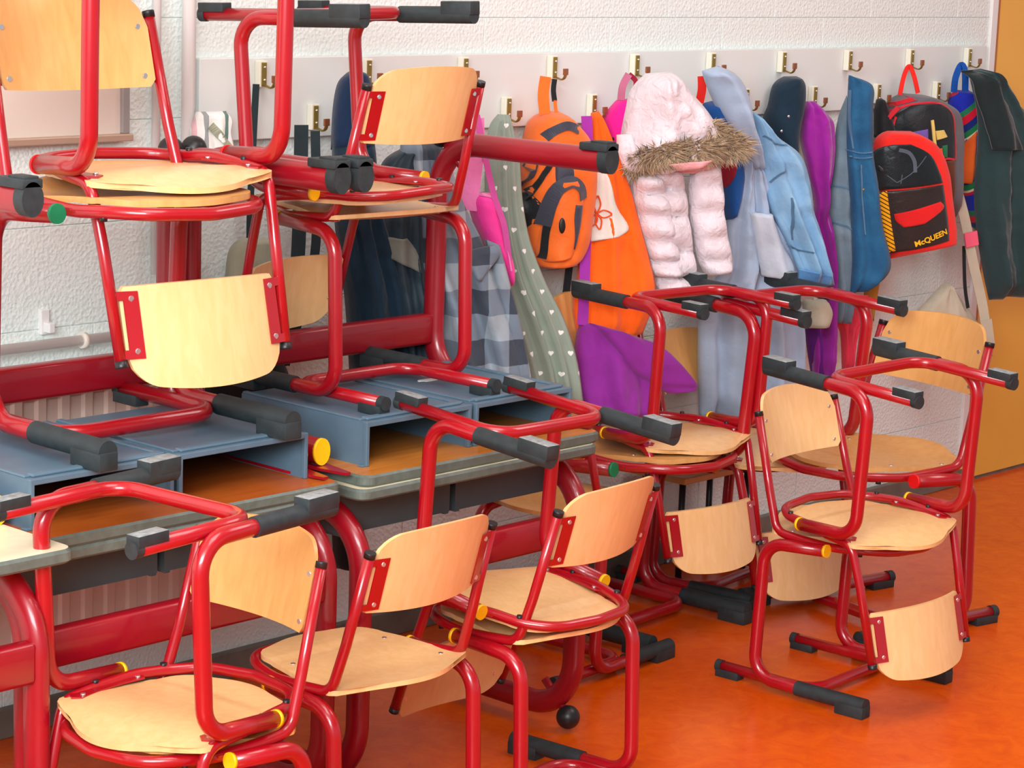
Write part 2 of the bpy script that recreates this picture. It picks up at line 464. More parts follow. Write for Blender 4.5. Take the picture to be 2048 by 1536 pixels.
    for i, (u, v, z) in enumerate(((-0.020, 0.160, 0.350), (0.108, 0.137, 0.348), (-0.020, -0.160, 0.350), (0.108, -0.137, 0.348))):
        bm = bmesh.new(); tube(bm, [(u, v, z - 0.005), (u, v, z - 0.0135)], 0.0055, n=12, upv=(1, 0, 0))
        K['stud_%d' % i] = mesh('rubber_stud', bm)
    return K
CK = chair_meshes()
CAPL = {'yellow': 'yellow', 'green': 'green', 'redcap': 'red', 'shaded_yellow_cap': 'orange'}

def chair(label, x, y, yaw, inv=False, base=0.0, dz=0.0, sh=1.0, sv=1.0, ta=0.0, tb=0.0, cap='yellow', wood='ply', group=None):
    root = empty('school_chair', label, 'chair', group=group)
    F = Matrix.Rotation(math.pi, 4, 'X') if inv else Matrix.Identity(4)
    z = base + dz + (0.754 * sv if inv else 0.0)
    root.matrix_world = Matrix.Translation((x, y, z)) @ Matrix.Rotation(math.radians(yaw), 4, 'Z') @ F @ Matrix.Rotation(ta, 4, 'Y') @ Matrix.Rotation(tb, 4, 'X') @ Matrix.Diagonal((sh, sh, sv, 1))
    def P(key, name, m, par=root, **k):
        me = CK[key]
        if not me.materials: me.materials.append(M[m])
        o = bpy.data.objects.new(name, me); C.objects.link(o); o.parent = par
        if me.materials[0] != M[m] and len(me.materials) == 1:
            o.material_slots[0].link = 'OBJECT'; o.material_slots[0].material = M[m]
        for a, b in k.items(): o[a] = b
        return o
    seat = P('seat', 'seat', wood); back = P('backrest', 'backrest', wood)
    P('frame', 'seat_frame', 'red'); P('floor_frame', 'floor_frame', 'red')
    for k in 'lr':
        leg = P('leg_' + k, 'leg', 'red')
        P('cap_' + k, 'end_cap', cap, leg, label=CAPL[cap] + ' plastic end cap')
        P('sleeve_' + k, 'foot_sleeve', 'rubber'); P('pad_' + k, 'foot_pad', 'rubber'); P('tip_' + k, 'upright_cap', 'black')
        P('bracket_' + k, 'backrest_bracket', 'red')
        sb = P('sbracket_' + k, 'seat_bracket', 'red')
        P('sscrew_a_' + k, 'screw', 'screw', sb); P('sscrew_b_' + k, 'screw', 'screw', sb)
    for i in range(4):
        P('bscrew_%d' % i, 'screw', 'screw', back); P('rivet_%d' % i, 'rivet', 'screw', seat); P('stud_%d' % i, 'rubber_stud', 'black')
    return root

chair('upright school chair at the right front, bearing an upturned chair', 0.113, -0.915, 272.6, wood='ply')
chair('upturned school chair on the stack at the right front', 0.048, -1.011, 82.8, True, dz=-0.009, ta=0.037, tb=-0.033)
chair('upright school chair in the foreground stack at centre, bearing an upturned chair', -0.919, -0.916, 94.8)
chair('upturned school chair on the foreground stack at centre, right of the single chair', -0.935, -0.943, 271.0, True, dz=-0.007, ta=-0.084, tb=-0.019)
chair('single upright school chair in the centre foreground with nothing on its seat', -1.361, -0.916, 92.0)
chair('upright school chair at bottom left under an upturned chair', -1.801, -0.972, 180.1, sh=0.977, sv=1.027, wood='ply2')
chair('upturned school chair at bottom left, its feet in front of the tables', -1.823, -0.973, 5.2, True, dz=-0.016, ta=0.015)
BZ = 0.712
chair('upright school chair standing on the upturned table near the plaid jacket', -0.926, -0.442, 89.5, base=BZ)
chair('upturned school chair topmost on the second table, feet near the picture top', -1.018, -0.482, 279.5, True, base=BZ, dz=-0.003, ta=0.039, tb=0.012)
chair('large upright school chair with green end cap on the left upturned table', -1.554, -0.528, 269.6, base=BZ, sh=1.16, sv=1.198, cap='green', wood='ply2')
chair('upturned school chair topmost on the left table, its legs cut by the picture top', -1.513, -0.518, 82.7, True, base=BZ, sh=1.10, sv=1.191, dz=-0.016, ta=0.007, tb=-0.014, cap='redcap')
chair('tall upright school chair with green end cap below the orange shirt', 0.116, -0.324, 273.1, sh=1.102, sv=1.215, cap='green', wood='ply2')
chair('upturned school chair whose feet reach in front of the orange shirt', 0.172, -0.361, 83.3, True, dz=0.060, ta=0.011)
chair('upright school chair in the rear stack below the blue hoodie', 0.577, -0.24, 277.4, sh=1.022, sv=0.983, cap='shaded_yellow_cap', wood='ply2')
chair('upturned school chair on the rear stack, feet below the denim jackets', 0.526, -0.366, 84.3, True, dz=-0.074, sh=1.162, sv=1.136, ta=0.043)
chair('large single upright school chair with red end cap at the yellow wall', 0.575, -0.644, 168.0, sh=1.199, sv=1.142, cap='redcap', wood='ply2')
chair('upright school chair seen only by its seat beyond the end of the second table', -0.205, -0.375, 4.0, wood='ply2')

# ---------------------------------------------------------------- tables
TH = 0.605
def table(label, x, y, inv=False, base=0.0, rot=0.0, sz=1.0, L=0.68, under='tabunder', bins=True, binm='bin', lx0=None, bc=0.1525, bw=0.145, bo=0.0, lo=0.0):
    root = empty('school_table', label, 'table')
    F = Matrix.Rotation(math.pi, 4, 'X') if inv else Matrix.Identity(4)
    root.matrix_world = Matrix.Translation((x, y, base + (TH if inv else 0))) @ Matrix.Rotation(math.radians(rot), 4, 'Z') @ F @ Matrix.Diagonal((1, 1, sz, 1))
    D = 0.5; hx = L / 2; hy = D / 2
    # top slab: rounded corners
    def rrect(hx, hy, r, n=6):
        o = []
        for cx, cy, a0 in ((hx - r, hy - r, 0), (-hx + r, hy - r, 90), (-hx + r, -hy + r, 180), (hx - r, -hy + r, 270)):
            for k in range(n + 1):
                a = math.radians(a0 + 90 * k / n); o.append((cx + r * math.cos(a), cy + r * math.sin(a)))
        return o
    bm = bmesh.new(); o = rrect(hx, hy, 0.022)
    lv = [(TH - 0.022, 0.004, 0), (TH - 0.018, 0, 1), (TH - 0.005, 0, 1), (TH, 0.004, 1)]
    rings = []
    for z, ins, _ in lv:
        rings.append([bm.verts.new((px * (1 - ins / hx), py * (1 - ins / hy), z)) for px, py in o])
    n = len(o)
    for a, b in zip(rings, rings[1:]):
        for i in range(n): f = bm.faces.new((a[i], a[(i + 1) % n], b[(i + 1) % n], b[i])); f.material_index = 1
    f = bm.faces.new(list(reversed(rings[0]))); f.material_index = 2
    f = bm.faces.new(rings[-1]); f.material_index = 0
    me = mesh('tabletop', bm)
    for q in ('tabtop', 'tabedge', under): me.materials.append(M[q])
    obj('tabletop', me, None, root)
    # C legs
    for sx in (-1, 1):
        lx = lo + sx * (lx0 or hx - 0.02)
        bm = bmesh.new()
        path = fillet([(lx, 0.235, 0.042), (lx, -0.225, 0.042), (lx, -0.225, 0.550), (lx, 0.15, 0.550)], [0.11, 0.11], 12)
        tube(bm, path, 0.0185, 0.0245, n=20, upv=(0, 0, 1))
        leg = obj('leg', autosmooth(mesh('leg', bm), 50), M['table_red'], root)
        bm = bmesh.new(); tube(bm, [(lx, 0.149, 0.550), (lx, 0.156, 0.550)], 0.0192, 0.0252, n=20)
        obj('end_cap', bm, M['yellow'], leg, label='yellow plastic end cap')
        bm = bmesh.new()
        tube(bm, [(lx, 0.228, 0.040), (lx, 0.252, 0.040)], 0.0205, 0.0275, n=22)
        box(bm, lx - 0.0195, lx + 0.0195, 0.180, 0.252, 0.008, 0.024, bev=0.003)
        box(bm, lx - 0.014, lx + 0.014, 0.205, 0.249, 0.004, 0.010, bev=0.002)
        obj('glide', autosmooth(mesh('glide', bm), 40), M['rubber'], leg)
        bm = bmesh.new(); tube(bm, [(lx, -0.150, 0.095), (lx, -0.205, 0.045)], 0.0085, n=12)
        st = obj('roller_strut', bm, M['table_red'], leg)
        bm = bmesh.new(); ball(bm, (lx, -0.217, 0.030), 0.0245, 24)
        obj('roller_ball', mesh('roller_ball', bm, True), M['black'], root)
        bm = bmesh.new()
        def Q(u, v, w_): return Vector((lx + u, v, 0.5785 + w_))
        plate(bm, [(-0.02, -0.12), (0.02, -0.12), (0.022, 0.14), (0.006, 0.225), (-0.006, 0.225), (-0.022, 0.14)], 0.005, Q)
        box(bm, lx - 0.006, lx + 0.006, -0.10, 0.12, 0.565, 0.578)
        obj('mounting_plate', bm, M['table_red'], root)
    bm = bmesh.new(); box(bm, lo - (lx0 or hx - 0.02) + 0.01, lo + (lx0 or hx - 0.02) - 0.01, -0.243, -0.211, 0.405, 0.470, bev=0.008)
    obj('crossbar', autosmooth(mesh('crossbar', bm), 50), M['table_red'], root)
    if bins:
        for sx in (-1, 1):
            cx = bo + sx * bc
            bm = bmesh.new()
            t = 0.004
            z1, z0 = TH - 0.022, TH - 0.022 - 0.083
            ya, yb = -0.16, 0.19
            r = 0.0
            box(bm, cx - bw, cx - bw + t, ya, yb, z0, z1)
            box(bm, cx + bw - t, cx + bw, ya, yb, z0, z1)
            box(bm, cx - bw + t, cx + bw - t, ya, ya + t, z0, z1)
            box(bm, cx - bw + t, cx + bw - t, ya + t, yb, z0, z0 + t)
            # raised rim round the floor of the bin and thick lip at the mouth
            box(bm, cx - bw + 0.001, cx - bw + 0.014, ya, yb - 0.02, z0 - 0.004, z0 + 0.001, bev=0.002)
            box(bm, cx + bw - 0.014, cx + bw - 0.001, ya, yb - 0.02, z0 - 0.004, z0 + 0.001, bev=0.002)
            box(bm, cx - bw - 0.002, cx + bw + 0.002, yb - 0.008, yb + 0.002, z0 - 0.001, z0 + 0.009, bev=0.0015)
            box(bm, cx - bw - 0.002, cx - bw + 0.006, yb - 0.008, yb + 0.002, z0 + 0.006, z1, bev=0.0015)
            box(bm, cx + bw - 0.006, cx + bw + 0.002, yb - 0.008, yb + 0.002, z0 + 0.006, z1, bev=0.0015)
            box(bm, cx - bw - 0.010, cx - bw, yb - 0.014, yb, z1 - 0.004, z1, bev=0.001)
            box(bm, cx + bw, cx + bw + 0.010, yb - 0.014, yb, z1 - 0.004, z1, bev=0.001)
            o = obj('storage_bin', bm, M[binm], root)
            bm = bmesh.new(); box(bm, cx - bw + 0.012, cx + bw - 0.012, yb - 0.030, yb - 0.012, z0 - 0.006, z0 + 0.0005, bev=0.003)
            obj('front_ridge', bm, M[binm], o)
    return root
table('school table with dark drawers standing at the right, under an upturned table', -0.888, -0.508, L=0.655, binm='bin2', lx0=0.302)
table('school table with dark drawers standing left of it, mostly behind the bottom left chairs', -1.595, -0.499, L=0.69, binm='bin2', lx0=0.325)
table('upturned school table on the right with open grey-blue bins, column beside the plaid jacket', -0.872, -0.50, inv=True, base=TH, L=0.655, bc=0.145, bw=0.137, bo=0.012, lx0=0.333, lo=-0.015)
table('upturned school table on the left with two open grey-blue bins over reddish board', -1.60, -0.50, inv=True, base=TH, L=0.69, under='tabunder2', bo=0.012)
table('pale topped school table cut off by the left picture edge', -2.255, -0.595, sz=1.05, L=0.69, bins=False, lx0=0.285)

# low bench
r = empty('coat_bench', 'low bench with black legs against the wall behind the rear chair stacks', 'bench', (0.6, -0.11, 0.0))
bm = bmesh.new(); box(bm, -0.17, 0.15, -0.09, 0.09, 0.268, 0.285, bev=0.003); obj('bench_top', bm, M['ply2'], r)
for bx in (-0.14, 0.127):
    for by in (-0.06, 0.06):
        bm = bmesh.new(); tube(bm, [(bx, by, 0.0), (bx, by, 0.268)], 0.0085, n=14); obj('leg', bm, M['black'], r)
bm = bmesh.new(); rnd_ = random.Random(4); ol = []
for k in range(16):
    a_ = 2 * math.pi * k / 16; r_ = 1 + rnd_.uniform(-0.3, 0.25); ol.append((-0.742 + 0.036 * r_ * math.cos(a_), -0.462 + 0.013 * r_ * math.sin(a_)))
plate(bm, ol, 0.0008, lambda u, v, w_: Vector((u, v, 0.7106 + w_)))
tag(obj('torn_paper', bm, mat('white_paper', lin(236, 236, 230), 0.8)), 'scrap of torn white paper lying on the right grey-blue bin', 'paper')

# ---------------------------------------------------------------- cloth
def cmat(name, col, rough=0.85, sheen=0.15, wr=(60, 0.35, 0.004), col2=None, ns=18, spec=0.3):
    m = mat(name, col, rough, spec=spec, noise_s=ns, noise_a=0.06, sheen=sheen, col2=col2)
    nt = m.node_tree; b = nt.nodes['Principled BSDF']
    tc = nt.nodes.new('ShaderNodeTexCoord')
    n = nt.nodes.new('ShaderNodeTexNoise'); n.inputs['Scale'].default_value = wr[0]; n.inputs['Detail'].default_value = 3
    n.inputs['Distortion'].default_value = 0.5
    nt.links.new(tc.outputs['Object'], n.inputs['Vector'])
    bp = nt.nodes.new('ShaderNodeBump'); bp.inputs['Strength'].default_value = wr[1]; bp.inputs['Distance'].default_value = wr[2]
    nt.links.new(n.outputs['Fac'], bp.inputs['Height']); nt.links.new(bp.outputs[0], b.inputs['Normal'])
    return m

def uv_nodes(m):
    nt = m.node_tree; uv = nt.nodes.new('ShaderNodeUVMap'); uv.uv_map = 'UVMap'
    sx = nt.nodes.new('ShaderNodeSeparateXYZ'); nt.links.new(uv.outputs[0], sx.inputs[0])
    return nt, sx.outputs[0], sx.outputs[1], nt.nodes['Principled BSDF']

def mth(nt, op, a, b=None, c=None):
    n = nt.nodes.new('ShaderNodeMath'); n.operation = op
    for i, v in enumerate((a, b, c)):
        if v is None: continue
        if isinstance(v, (int, float)): n.inputs[i].default_value = v
        else: nt.links.new(v, n.inputs[i])
    return n.outputs[0]

def mixc(nt, f, a, b):
    n = nt.nodes.new('ShaderNodeMixRGB')
    if isinstance(f, (int, float)): n.inputs[0].default_value = f
    else: nt.links.new(f, n.inputs[0])
    for i, v in ((1, a), (2, b)):
        if isinstance(v, tuple): n.inputs[i].default_value = v
        else: nt.links.new(v, n.inputs[i])
    return n.outputs[0]

def plaid():
    m = cmat('grey_plaid_cotton', lin(134, 150, 162)); nt, u, v, b = uv_nodes(m)
    def band(x, off, per, w): return mth(nt, 'LESS_THAN', mth(nt, 'FRACT', mth(nt, 'ADD', mth(nt, 'DIVIDE', x, per), off)), w)
    bu, bv = band(u, 0.1, 0.10, 0.5), band(v, 0.3, 0.11, 0.5)
    s = mth(nt, 'ADD', bu, bv)
    c = mixc(nt, mth(nt, 'GREATER_THAN', s, 0.5), lin(150, 164, 172), lin(112, 128, 142))
    c = mixc(nt, mth(nt, 'GREATER_THAN', s, 1.5), c, lin(58, 68, 80))
    nt.links.new(c, b.inputs['Base Color']); return m

def hearts():
    m = cmat('sage_cotton_with_hearts', lin(142, 158, 144)); nt, u, v, b = uv_nodes(m)
    P = 0.047
    vr = mth(nt, 'DIVIDE', v, P); row = mth(nt, 'FLOOR', vr)
    un = mth(nt, 'ADD', mth(nt, 'DIVIDE', u, P), mth(nt, 'MULTIPLY', mth(nt, 'MODULO', mth(nt, 'ABSOLUTE', row), 2), 0.5))
    x = mth(nt, 'SUBTRACT', mth(nt, 'FRACT', un), 0.5); y = mth(nt, 'SUBTRACT', mth(nt, 'FRACT', vr), 0.5)
    # heart: x^2 + (1.2 y - sqrt|x|*0.6)^2 < r^2
    x = mth(nt, 'MULTIPLY', x, 7.0); y = mth(nt, 'MULTIPLY', y, 8.0)
    h = mth(nt, 'SUBTRACT', y, mth(nt, 'MULTIPLY', mth(nt, 'SQRT', mth(nt, 'ABSOLUTE', x)), 0.75))
    d = mth(nt, 'ADD', mth(nt, 'MULTIPLY', x, x), mth(nt, 'MULTIPLY', h, h))
    c = mixc(nt, mth(nt, 'LESS_THAN', d, 0.75), lin(142, 158, 144), lin(236, 240, 236))
    nt.links.new(c, b.inputs['Base Color']); return m

def stripes(name, seq, axis='u', per=0.1, slant=0.0):
    m = cmat(name, lin(220, 220, 220)); nt, u, v, b = uv_nodes(m)
    a, o = (u, v) if axis == 'u' else (v, u)
    f = mth(nt, 'FRACT', mth(nt, 'DIVIDE', mth(nt, 'ADD', a, mth(nt, 'MULTIPLY', o, slant)), per))
    r = nt.nodes.new('ShaderNodeValToRGB'); r.color_ramp.interpolation = 'CONSTANT'
    e = r.color_ramp.elements
    while len(e) < len(seq): e.new(0.5)
    for i, (p, c) in enumerate(seq): e[i].position = p; e[i].color = c
    nt.links.new(f, r.inputs[0]); nt.links.new(r.outputs[0], b.inputs['Base Color']); return m

def denim(name, c1, c2):
    return cmat(name, c1, col2=c2, ns=14, wr=(90, 0.5, 0.003), sheen=0.1)

M.update({
 'plaid': plaid(), 'hearts': hearts(),
 'towel': stripes('striped_towelling', [(0, lin(232, 234, 230)), (0.18, lin(96, 126, 116)), (0.28, lin(232, 234, 230)), (0.42, lin(228, 186, 192)), (0.52, lin(232, 234, 230)), (0.66, lin(150, 156, 156)), (0.76, lin(232, 234, 230))], per=0.085),
 'multi': stripes('multicolour_striped_nylon', [(0, lin(200, 12, 50)), (0.16, lin(30, 120, 80)), (0.28, lin(20, 40, 170)), (0.62, lin(190, 20, 60)), (0.68, lin(220, 200, 170)), (0.73, lin(20, 120, 70)), (0.85, lin(16, 40, 120))], axis='v', per=0.17, slant=-0.9),
 'hazard': stripes('yellow_black_hazard_print', [(0, lin(250, 180, 10)), (0.72, lin(40, 30, 10))], axis='v', per=0.0105, slant=0.5),
 'navy': cmat('navy_cotton', lin(14, 44, 78)), 'navyd': cmat('dark_navy_cotton', lin(12, 42, 60)),
 'slate': cmat('dark_slate_nylon', lin(34, 52, 62), rough=0.6), 'cuff': cmat('olive_grey_check', lin(118, 122, 112)),
 'blackc': cmat('black_nylon', lin(18, 26, 30), rough=0.6), 'strapc': cmat('dark_webbing', lin(32, 48, 52)),
 'olive': cmat('olive_canvas', lin(160, 164, 142)), 'pinkl': cmat('light_pink_webbing', lin(236, 132, 190)),
 'pink': cmat('hot_pink_nylon', lin(246, 62, 164), rough=0.6), 'pinkp': cmat('orchid_webbing', lin(206, 84, 160)),
 'orange': cmat('orange_polyester', lin(250, 118, 38), rough=0.6), 'greyp': cmat('charcoal_nylon', lin(62, 68, 82), rough=0.55),
 'purple': cmat('purple_cotton', lin(140, 40, 150)), 'purples': cmat('purple_webbing', lin(160, 48, 166)),
 'oshirt': cmat('bright_orange_jersey', lin(255, 104, 10)), 'white': cmat('white_cotton', lin(232, 230, 220)),
 'ostitch': cmat('orange_embroidery', lin(236, 86, 24)), 'magenta': cmat('magenta_fleece', lin(244, 22, 150)),
 'mauve': cmat('mauve_webbing', lin(190, 110, 140)), 'dred': cmat('dark_red_webbing', lin(150, 24, 50)),
 'puff': cmat('pale_pink_padded_nylon', lin(230, 220, 226), rough=0.45, wr=(38, 0.8, 0.010)), 'lining': cmat('pink_lining', lin(236, 170, 172)),
 'bhood': cmat('pale_blue_marl', lin(166, 186, 210)), 'bhoodl': cmat('pale_grey_blue_jersey', lin(196, 206, 220)),
 'blueb': cmat('blue_nylon', lin(20, 80, 150)), 'redb': cmat('bright_red_nylon', lin(240, 40, 30)),
 'ldenim': denim('light_denim', lin(140, 182, 212), lin(112, 160, 198)), 'ldenimb': denim('bright_denim_hem', lin(110, 176, 232), lin(70, 130, 200)),
 'seam': cmat('dark_denim_seam', lin(84, 120, 150)), 'gdenim': denim('grey_denim', lin(122, 146, 158), lin(100, 124, 138)),
 'ddenim': denim('mid_blue_denim', lin(36, 98, 138), lin(24, 76, 116)), 'cream': cmat('cream_fleece', lin(214, 208, 186)),
 'plum': cmat('magenta_purple_velour', lin(152, 22, 152), sheen=0.4), 'violet': cmat('violet_cotton', lin(100, 26, 130)),
 'beige': cmat('beige_canvas', lin(186, 180, 158)), 'coral': cmat('coral_jersey', lin(236, 62, 86)), 'mustard': cmat('mustard_print', lin(186, 140, 50)),
 'greyb': cmat('dark_grey_canvas', lin(98, 98, 104)), 'mesh': cmat('black_mesh', lin(24, 34, 38), rough=0.5), 'brownp': cmat('brown_print', lin(92, 52, 32)),
 'redp': cmat('red_piping', lin(206, 36, 50)), 'yellowp': cmat('yellow_plastic_print', lin(222, 200, 110)), 'purplep': cmat('violet_print', lin(110, 90, 170)),
 'pvc': cmat('black_vinyl', lin(16, 32, 36), rough=0.35), 'pvcb': cmat('dark_brown_vinyl', lin(44, 36, 34), rough=0.35), 'emblem': cmat('slate_print', lin(84, 96, 108)),
 'yprint': cmat('yellow_print', lin(250, 190, 20)), 'rprint': cmat('red_print', lin(226, 30, 30)), 'opatch': cmat('orange_print', lin(214, 96, 30)), 'bluew': cmat('blue_webbing', lin(10, 84, 176)),
 'coat': cmat('dark_green_wool', lin(34, 60, 62), sheen=0.3), 'coatd': cmat('black_green_wool', lin(20, 38, 40), sheen=0.3),
 'pinkb': mat('pink_buckle', lin(228, 92, 120), 0.4), 'chrome': mat('chrome', lin(215, 215, 215), 0.2, metal=1.0), 'greens': cmat('green_print', lin(30, 110, 70)),
})

from mathutils.bvhtree import BVHTree
class Sheet:
    """hanging cloth panel on its own tilted plane: origin, direction along, direction down"""
    def __init__(s, O, phi, lean):
        p, l = math.radians(phi), math.radians(lean)
        s.O = Vector(O); s.U = Vector((math.cos(p), -math.sin(p), 0))
        h = Vector((-math.sin(p), -math.cos(p), 0))
        s.V = h * math.sin(l) - Vector((0, 0, 1)) * math.cos(l)
        s.N = h * math.cos(l) + Vector((0, 0, 1)) * math.sin(l)
    def P(s, a, b, c=0.0): return s.O + s.U * a + s.V * b + s.N * c

def crs(pts, n):
    out = []
    m = len(pts) - 1
    for k in range(n + 1):
        t = k / n * m; i = min(int(t), m - 1); f = t - i
        p0 = pts[max(i - 1, 0)]; p1 = pts[i]; p2 = pts[i + 1]; p3 = pts[min(i + 2, m)]
        out.append(tuple(0.5 * (2 * b + (c - a) * f + (2 * a - 5 * b + 4 * c - d) * f * f + (3 * b - a - 3 * c + d) * f ** 3) for a, b, c, d in zip(p0, p1, p2, p3)))
    return out

def _num(v): return [(a / 1000.0, b / 1000.0) for a, b in zip(v[::2], v[1::2])]

def sheet(sh, name, m, L, R, th=0.03, back=0.4, fold=(0, 0, 0), wr=0.002, prof=0.5, seg=0, M_=None, K_=None, parent=None, drape=None, lift=0.002, seed=0, label=None):
    L, R = _num(L), _num(R)
    ln = max(sum(math.dist(a, b) for a, b in zip(Q, Q[1:])) for Q in (L, R)); wd = max(math.dist(a, b) for a, b in zip(L, R))
    Mn = M_ or max(8, min(70, int(ln / 0.011))); Kn = K_ or max(6, min(48, int(wd / 0.008)))
    A, B = crs(L, Mn), crs(R, Mn)
    nf, a0, a1 = fold; a0 *= 1.5; a1 *= 1.6
    bm = bmesh.new(); uvl = bm.loops.layers.uv.new('UVMap')
    front, rear = [], []; U = {}
    for i in range(Mn + 1):
        v = i / Mn; fr, rr = [], []
        if drape is not None:
            hs = []
            for k in range(Kn + 1):
                t = k / Kn; hit = drape.ray_cast(sh.P(A[i][0] + (B[i][0] - A[i][0]) * t, A[i][1] + (B[i][1] - A[i][1]) * t, 0.6), -sh.N)
                hs.append(0.6 - hit[3] if hit[0] is not None else -1.0)
            rm = max(hs)
            if rm < -0.5: rm = getattr(sh, 'last', 0.02)
            sh.last = rm
            hs = [max(h_, 0.6 * rm) for h_ in hs]
            hs = [sum(hs[max(0, j - 1):j + 2]) / len(hs[max(0, j - 1):j + 2]) if j not in (0, Kn) else hs[j] for j in range(Kn + 1)]
        puff = 1.0
        if seg: puff = 0.45 + 0.55 * abs(math.sin(math.pi * v * seg)) ** 0.6
        endt = min(1.0, (0.12 + min(v, 1 - v) * 14)) if not drape else 1.0
        for k in range(Kn + 1):
            t = k / Kn
            x = A[i][0] + (B[i][0] - A[i][0]) * t; y = A[i][1] + (B[i][1] - A[i][1]) * t
            e = max(0.0, 1 - (2 * t - 1) ** 2); pr = e ** prof
            d = th * pr * puff * endt
            if nf: d += (a0 + (a1 - a0) * v) * pr * (math.sin(2 * math.pi * (nf * t + 0.22 * math.sin(2.3 * v + seed)) + seed) + 0.35 * math.sin(2 * math.pi * (nf * 2.3 * t - 0.3 * v) + 2 * seed))
            d += wr * pr * 2.2 * noise.noise(Vector((x * 22 + seed, y * 15, seed * 3.1))) + wr * pr * noise.noise(Vector((x * 60, y * 45 + seed, 5.0)))
            if drape is not None:
                base = hs[k]
                d = base + lift + th * pr * puff; db = base - 0.004
            else: db = -th * back * pr * endt
            f_ = bm.verts.new(sh.P(x, y, d)); fr.append(f_); U[f_] = (x, -y)
            if drape is not None or 0 < k < Kn:
                r_ = bm.verts.new(sh.P(x, y, min(db, d - 0.0015))); U[r_] = (x, -y)
            else: r_ = f_
            rr.append(r_)
        front.append(fr); rear.append(rr)
    def F(*v):
        v = list(dict.fromkeys(v))
        if len(v) < 3: return
        try: f = bm.faces.new(v)
        except ValueError: return
        f.smooth = True
        for l in f.loops: l[uvl].uv = U[l.vert]
    for i in range(Mn):
        for k in range(Kn):
            F(front[i][k], front[i + 1][k], front[i + 1][k + 1], front[i][k + 1])
            F(rear[i][k], rear[i][k + 1], rear[i + 1][k + 1], rear[i + 1][k])
        if drape is not None:
            F(front[i][0], rear[i][0], rear[i + 1][0], front[i + 1][0]); F(front[i][Kn], front[i + 1][Kn], rear[i + 1][Kn], rear[i][Kn])
    for k in range(Kn):
        F(front[0][k], front[0][k + 1], rear[0][k + 1], rear[0][k]); F(front[Mn][k], rear[Mn][k], rear[Mn][k + 1], front[Mn][k + 1])
    me = mesh(name, bm)
    o = obj(name, me, M[m], parent)
    if label: o['label'] = label
    return o

def bvh(*objs):
    vs, fs = [], []
    for o in objs:
        n = len(vs); vs += [v.co.copy() for v in o.data.vertices]; fs += [[n + i for i in p.vertices] for p in o.data.polygons]
    return BVHTree.FromPolygons(vs, fs)

def ribbon(sh, name, m, pts, w=0.02, th=0.0025, d=0.0, parent=None, drape=None, lift=0.002, label=None):
    P = crs(_num(pts), max(8, (len(pts) // 2 - 1) * 7)); bm = bmesh.new(); rows = []
    for i, p in enumerate(P):
        q0 = P[max(i - 1, 0)]; q1 = P[min(i + 1, len(P) - 1)]
        tx, ty = q1[0] - q0[0], q1[1] - q0[1]; l = math.hypot(tx, ty) or 1; nx, ny = -ty / l * w / 2, tx / l * w / 2
        row = []
        for sgn in (1, -1):
            x, y = p[0] + nx * sgn, p[1] + ny * sgn; dd = d
            if drape is not None:
                hit = drape.ray_cast(sh.P(x, y, 0.6), -sh.N)
                if hit[0] is not None: sh.last = 0.6 - hit[3]
                dd = getattr(sh, 'last', d) + lift
            row += [bm.verts.new(sh.P(x, y, dd + th)), bm.verts.new(sh.P(x, y, dd - (0.003 if drape is not None else 0)))]
        rows.append(row)
    for a, b in zip(rows, rows[1:]):
        for i, j in ((0, 2), (2, 3), (3, 1), (1, 0)): bm.faces.new((a[i], a[j], b[j], b[i]))
    bm.faces.new((rows[0][0], rows[0][1], rows[0][3], rows[0][2])); bm.faces.new((rows[-1][0], rows[-1][2], rows[-1][3], rows[-1][1]))
    o = obj(name, mesh(name, bm), M[m], parent)
    if label: o['label'] = label
    return o

def knob(sh, name, m, a, b, r, d=0.0, parent=None, drape=None, oval=1.0):
    a /= 1000.0; b /= 1000.0
    if drape is not None:
        hit = drape.ray_cast(sh.P(a, b, 0.6), -sh.N)
        if hit[0] is not None: d = 0.6 - hit[3]
    bm = bmesh.new(); bmesh.ops.create_uvsphere(bm, u_segments=14, v_segments=8, radius=1.0)
    for v in bm.verts: v.co = sh.P(a + v.co.x * r, b + v.co.y * r * oval, d + v.co.z * r * 0.45)
    return obj(name, mesh(name, bm, True), M[m], parent)

def words(sh, name, m, text, a, b, a2, b2, size, drape, parent, bold=0.0):
    cu = bpy.data.curves.new('t', 'FONT'); cu.body = text; cu.size = 1.0; cu.extrude = 0.0; cu.offset = bold
    to = bpy.data.objects.new('t', cu); C.objects.link(to)
    dg = bpy.context.evaluated_depsgraph_get(); me = bpy.data.meshes.new_from_object(to.evaluated_get(dg))
    bpy.data.objects.remove(to)
    W = max(v.co.x for v in me.vertices)
    a, b, a2, b2 = a / 1000, b / 1000, a2 / 1000, b2 / 1000
    ang = math.atan2(b2 - b, a2 - a); ln = math.hypot(a2 - a, b2 - b); k = ln / W
    for v in me.vertices:
        x, y = v.co.x * k, v.co.y * size
        s_, t_ = a + x * math.cos(ang) + y * math.sin(ang), b + x * math.sin(ang) - y * math.cos(ang)
        hit = drape.ray_cast(sh.P(s_, t_, 0.6), -sh.N)
        if hit[0] is not None: sh.last = 0.6 - hit[3]
        v.co = sh.P(s_, t_, sh.last + 0.003)
    return obj(name, me, M[m], parent)

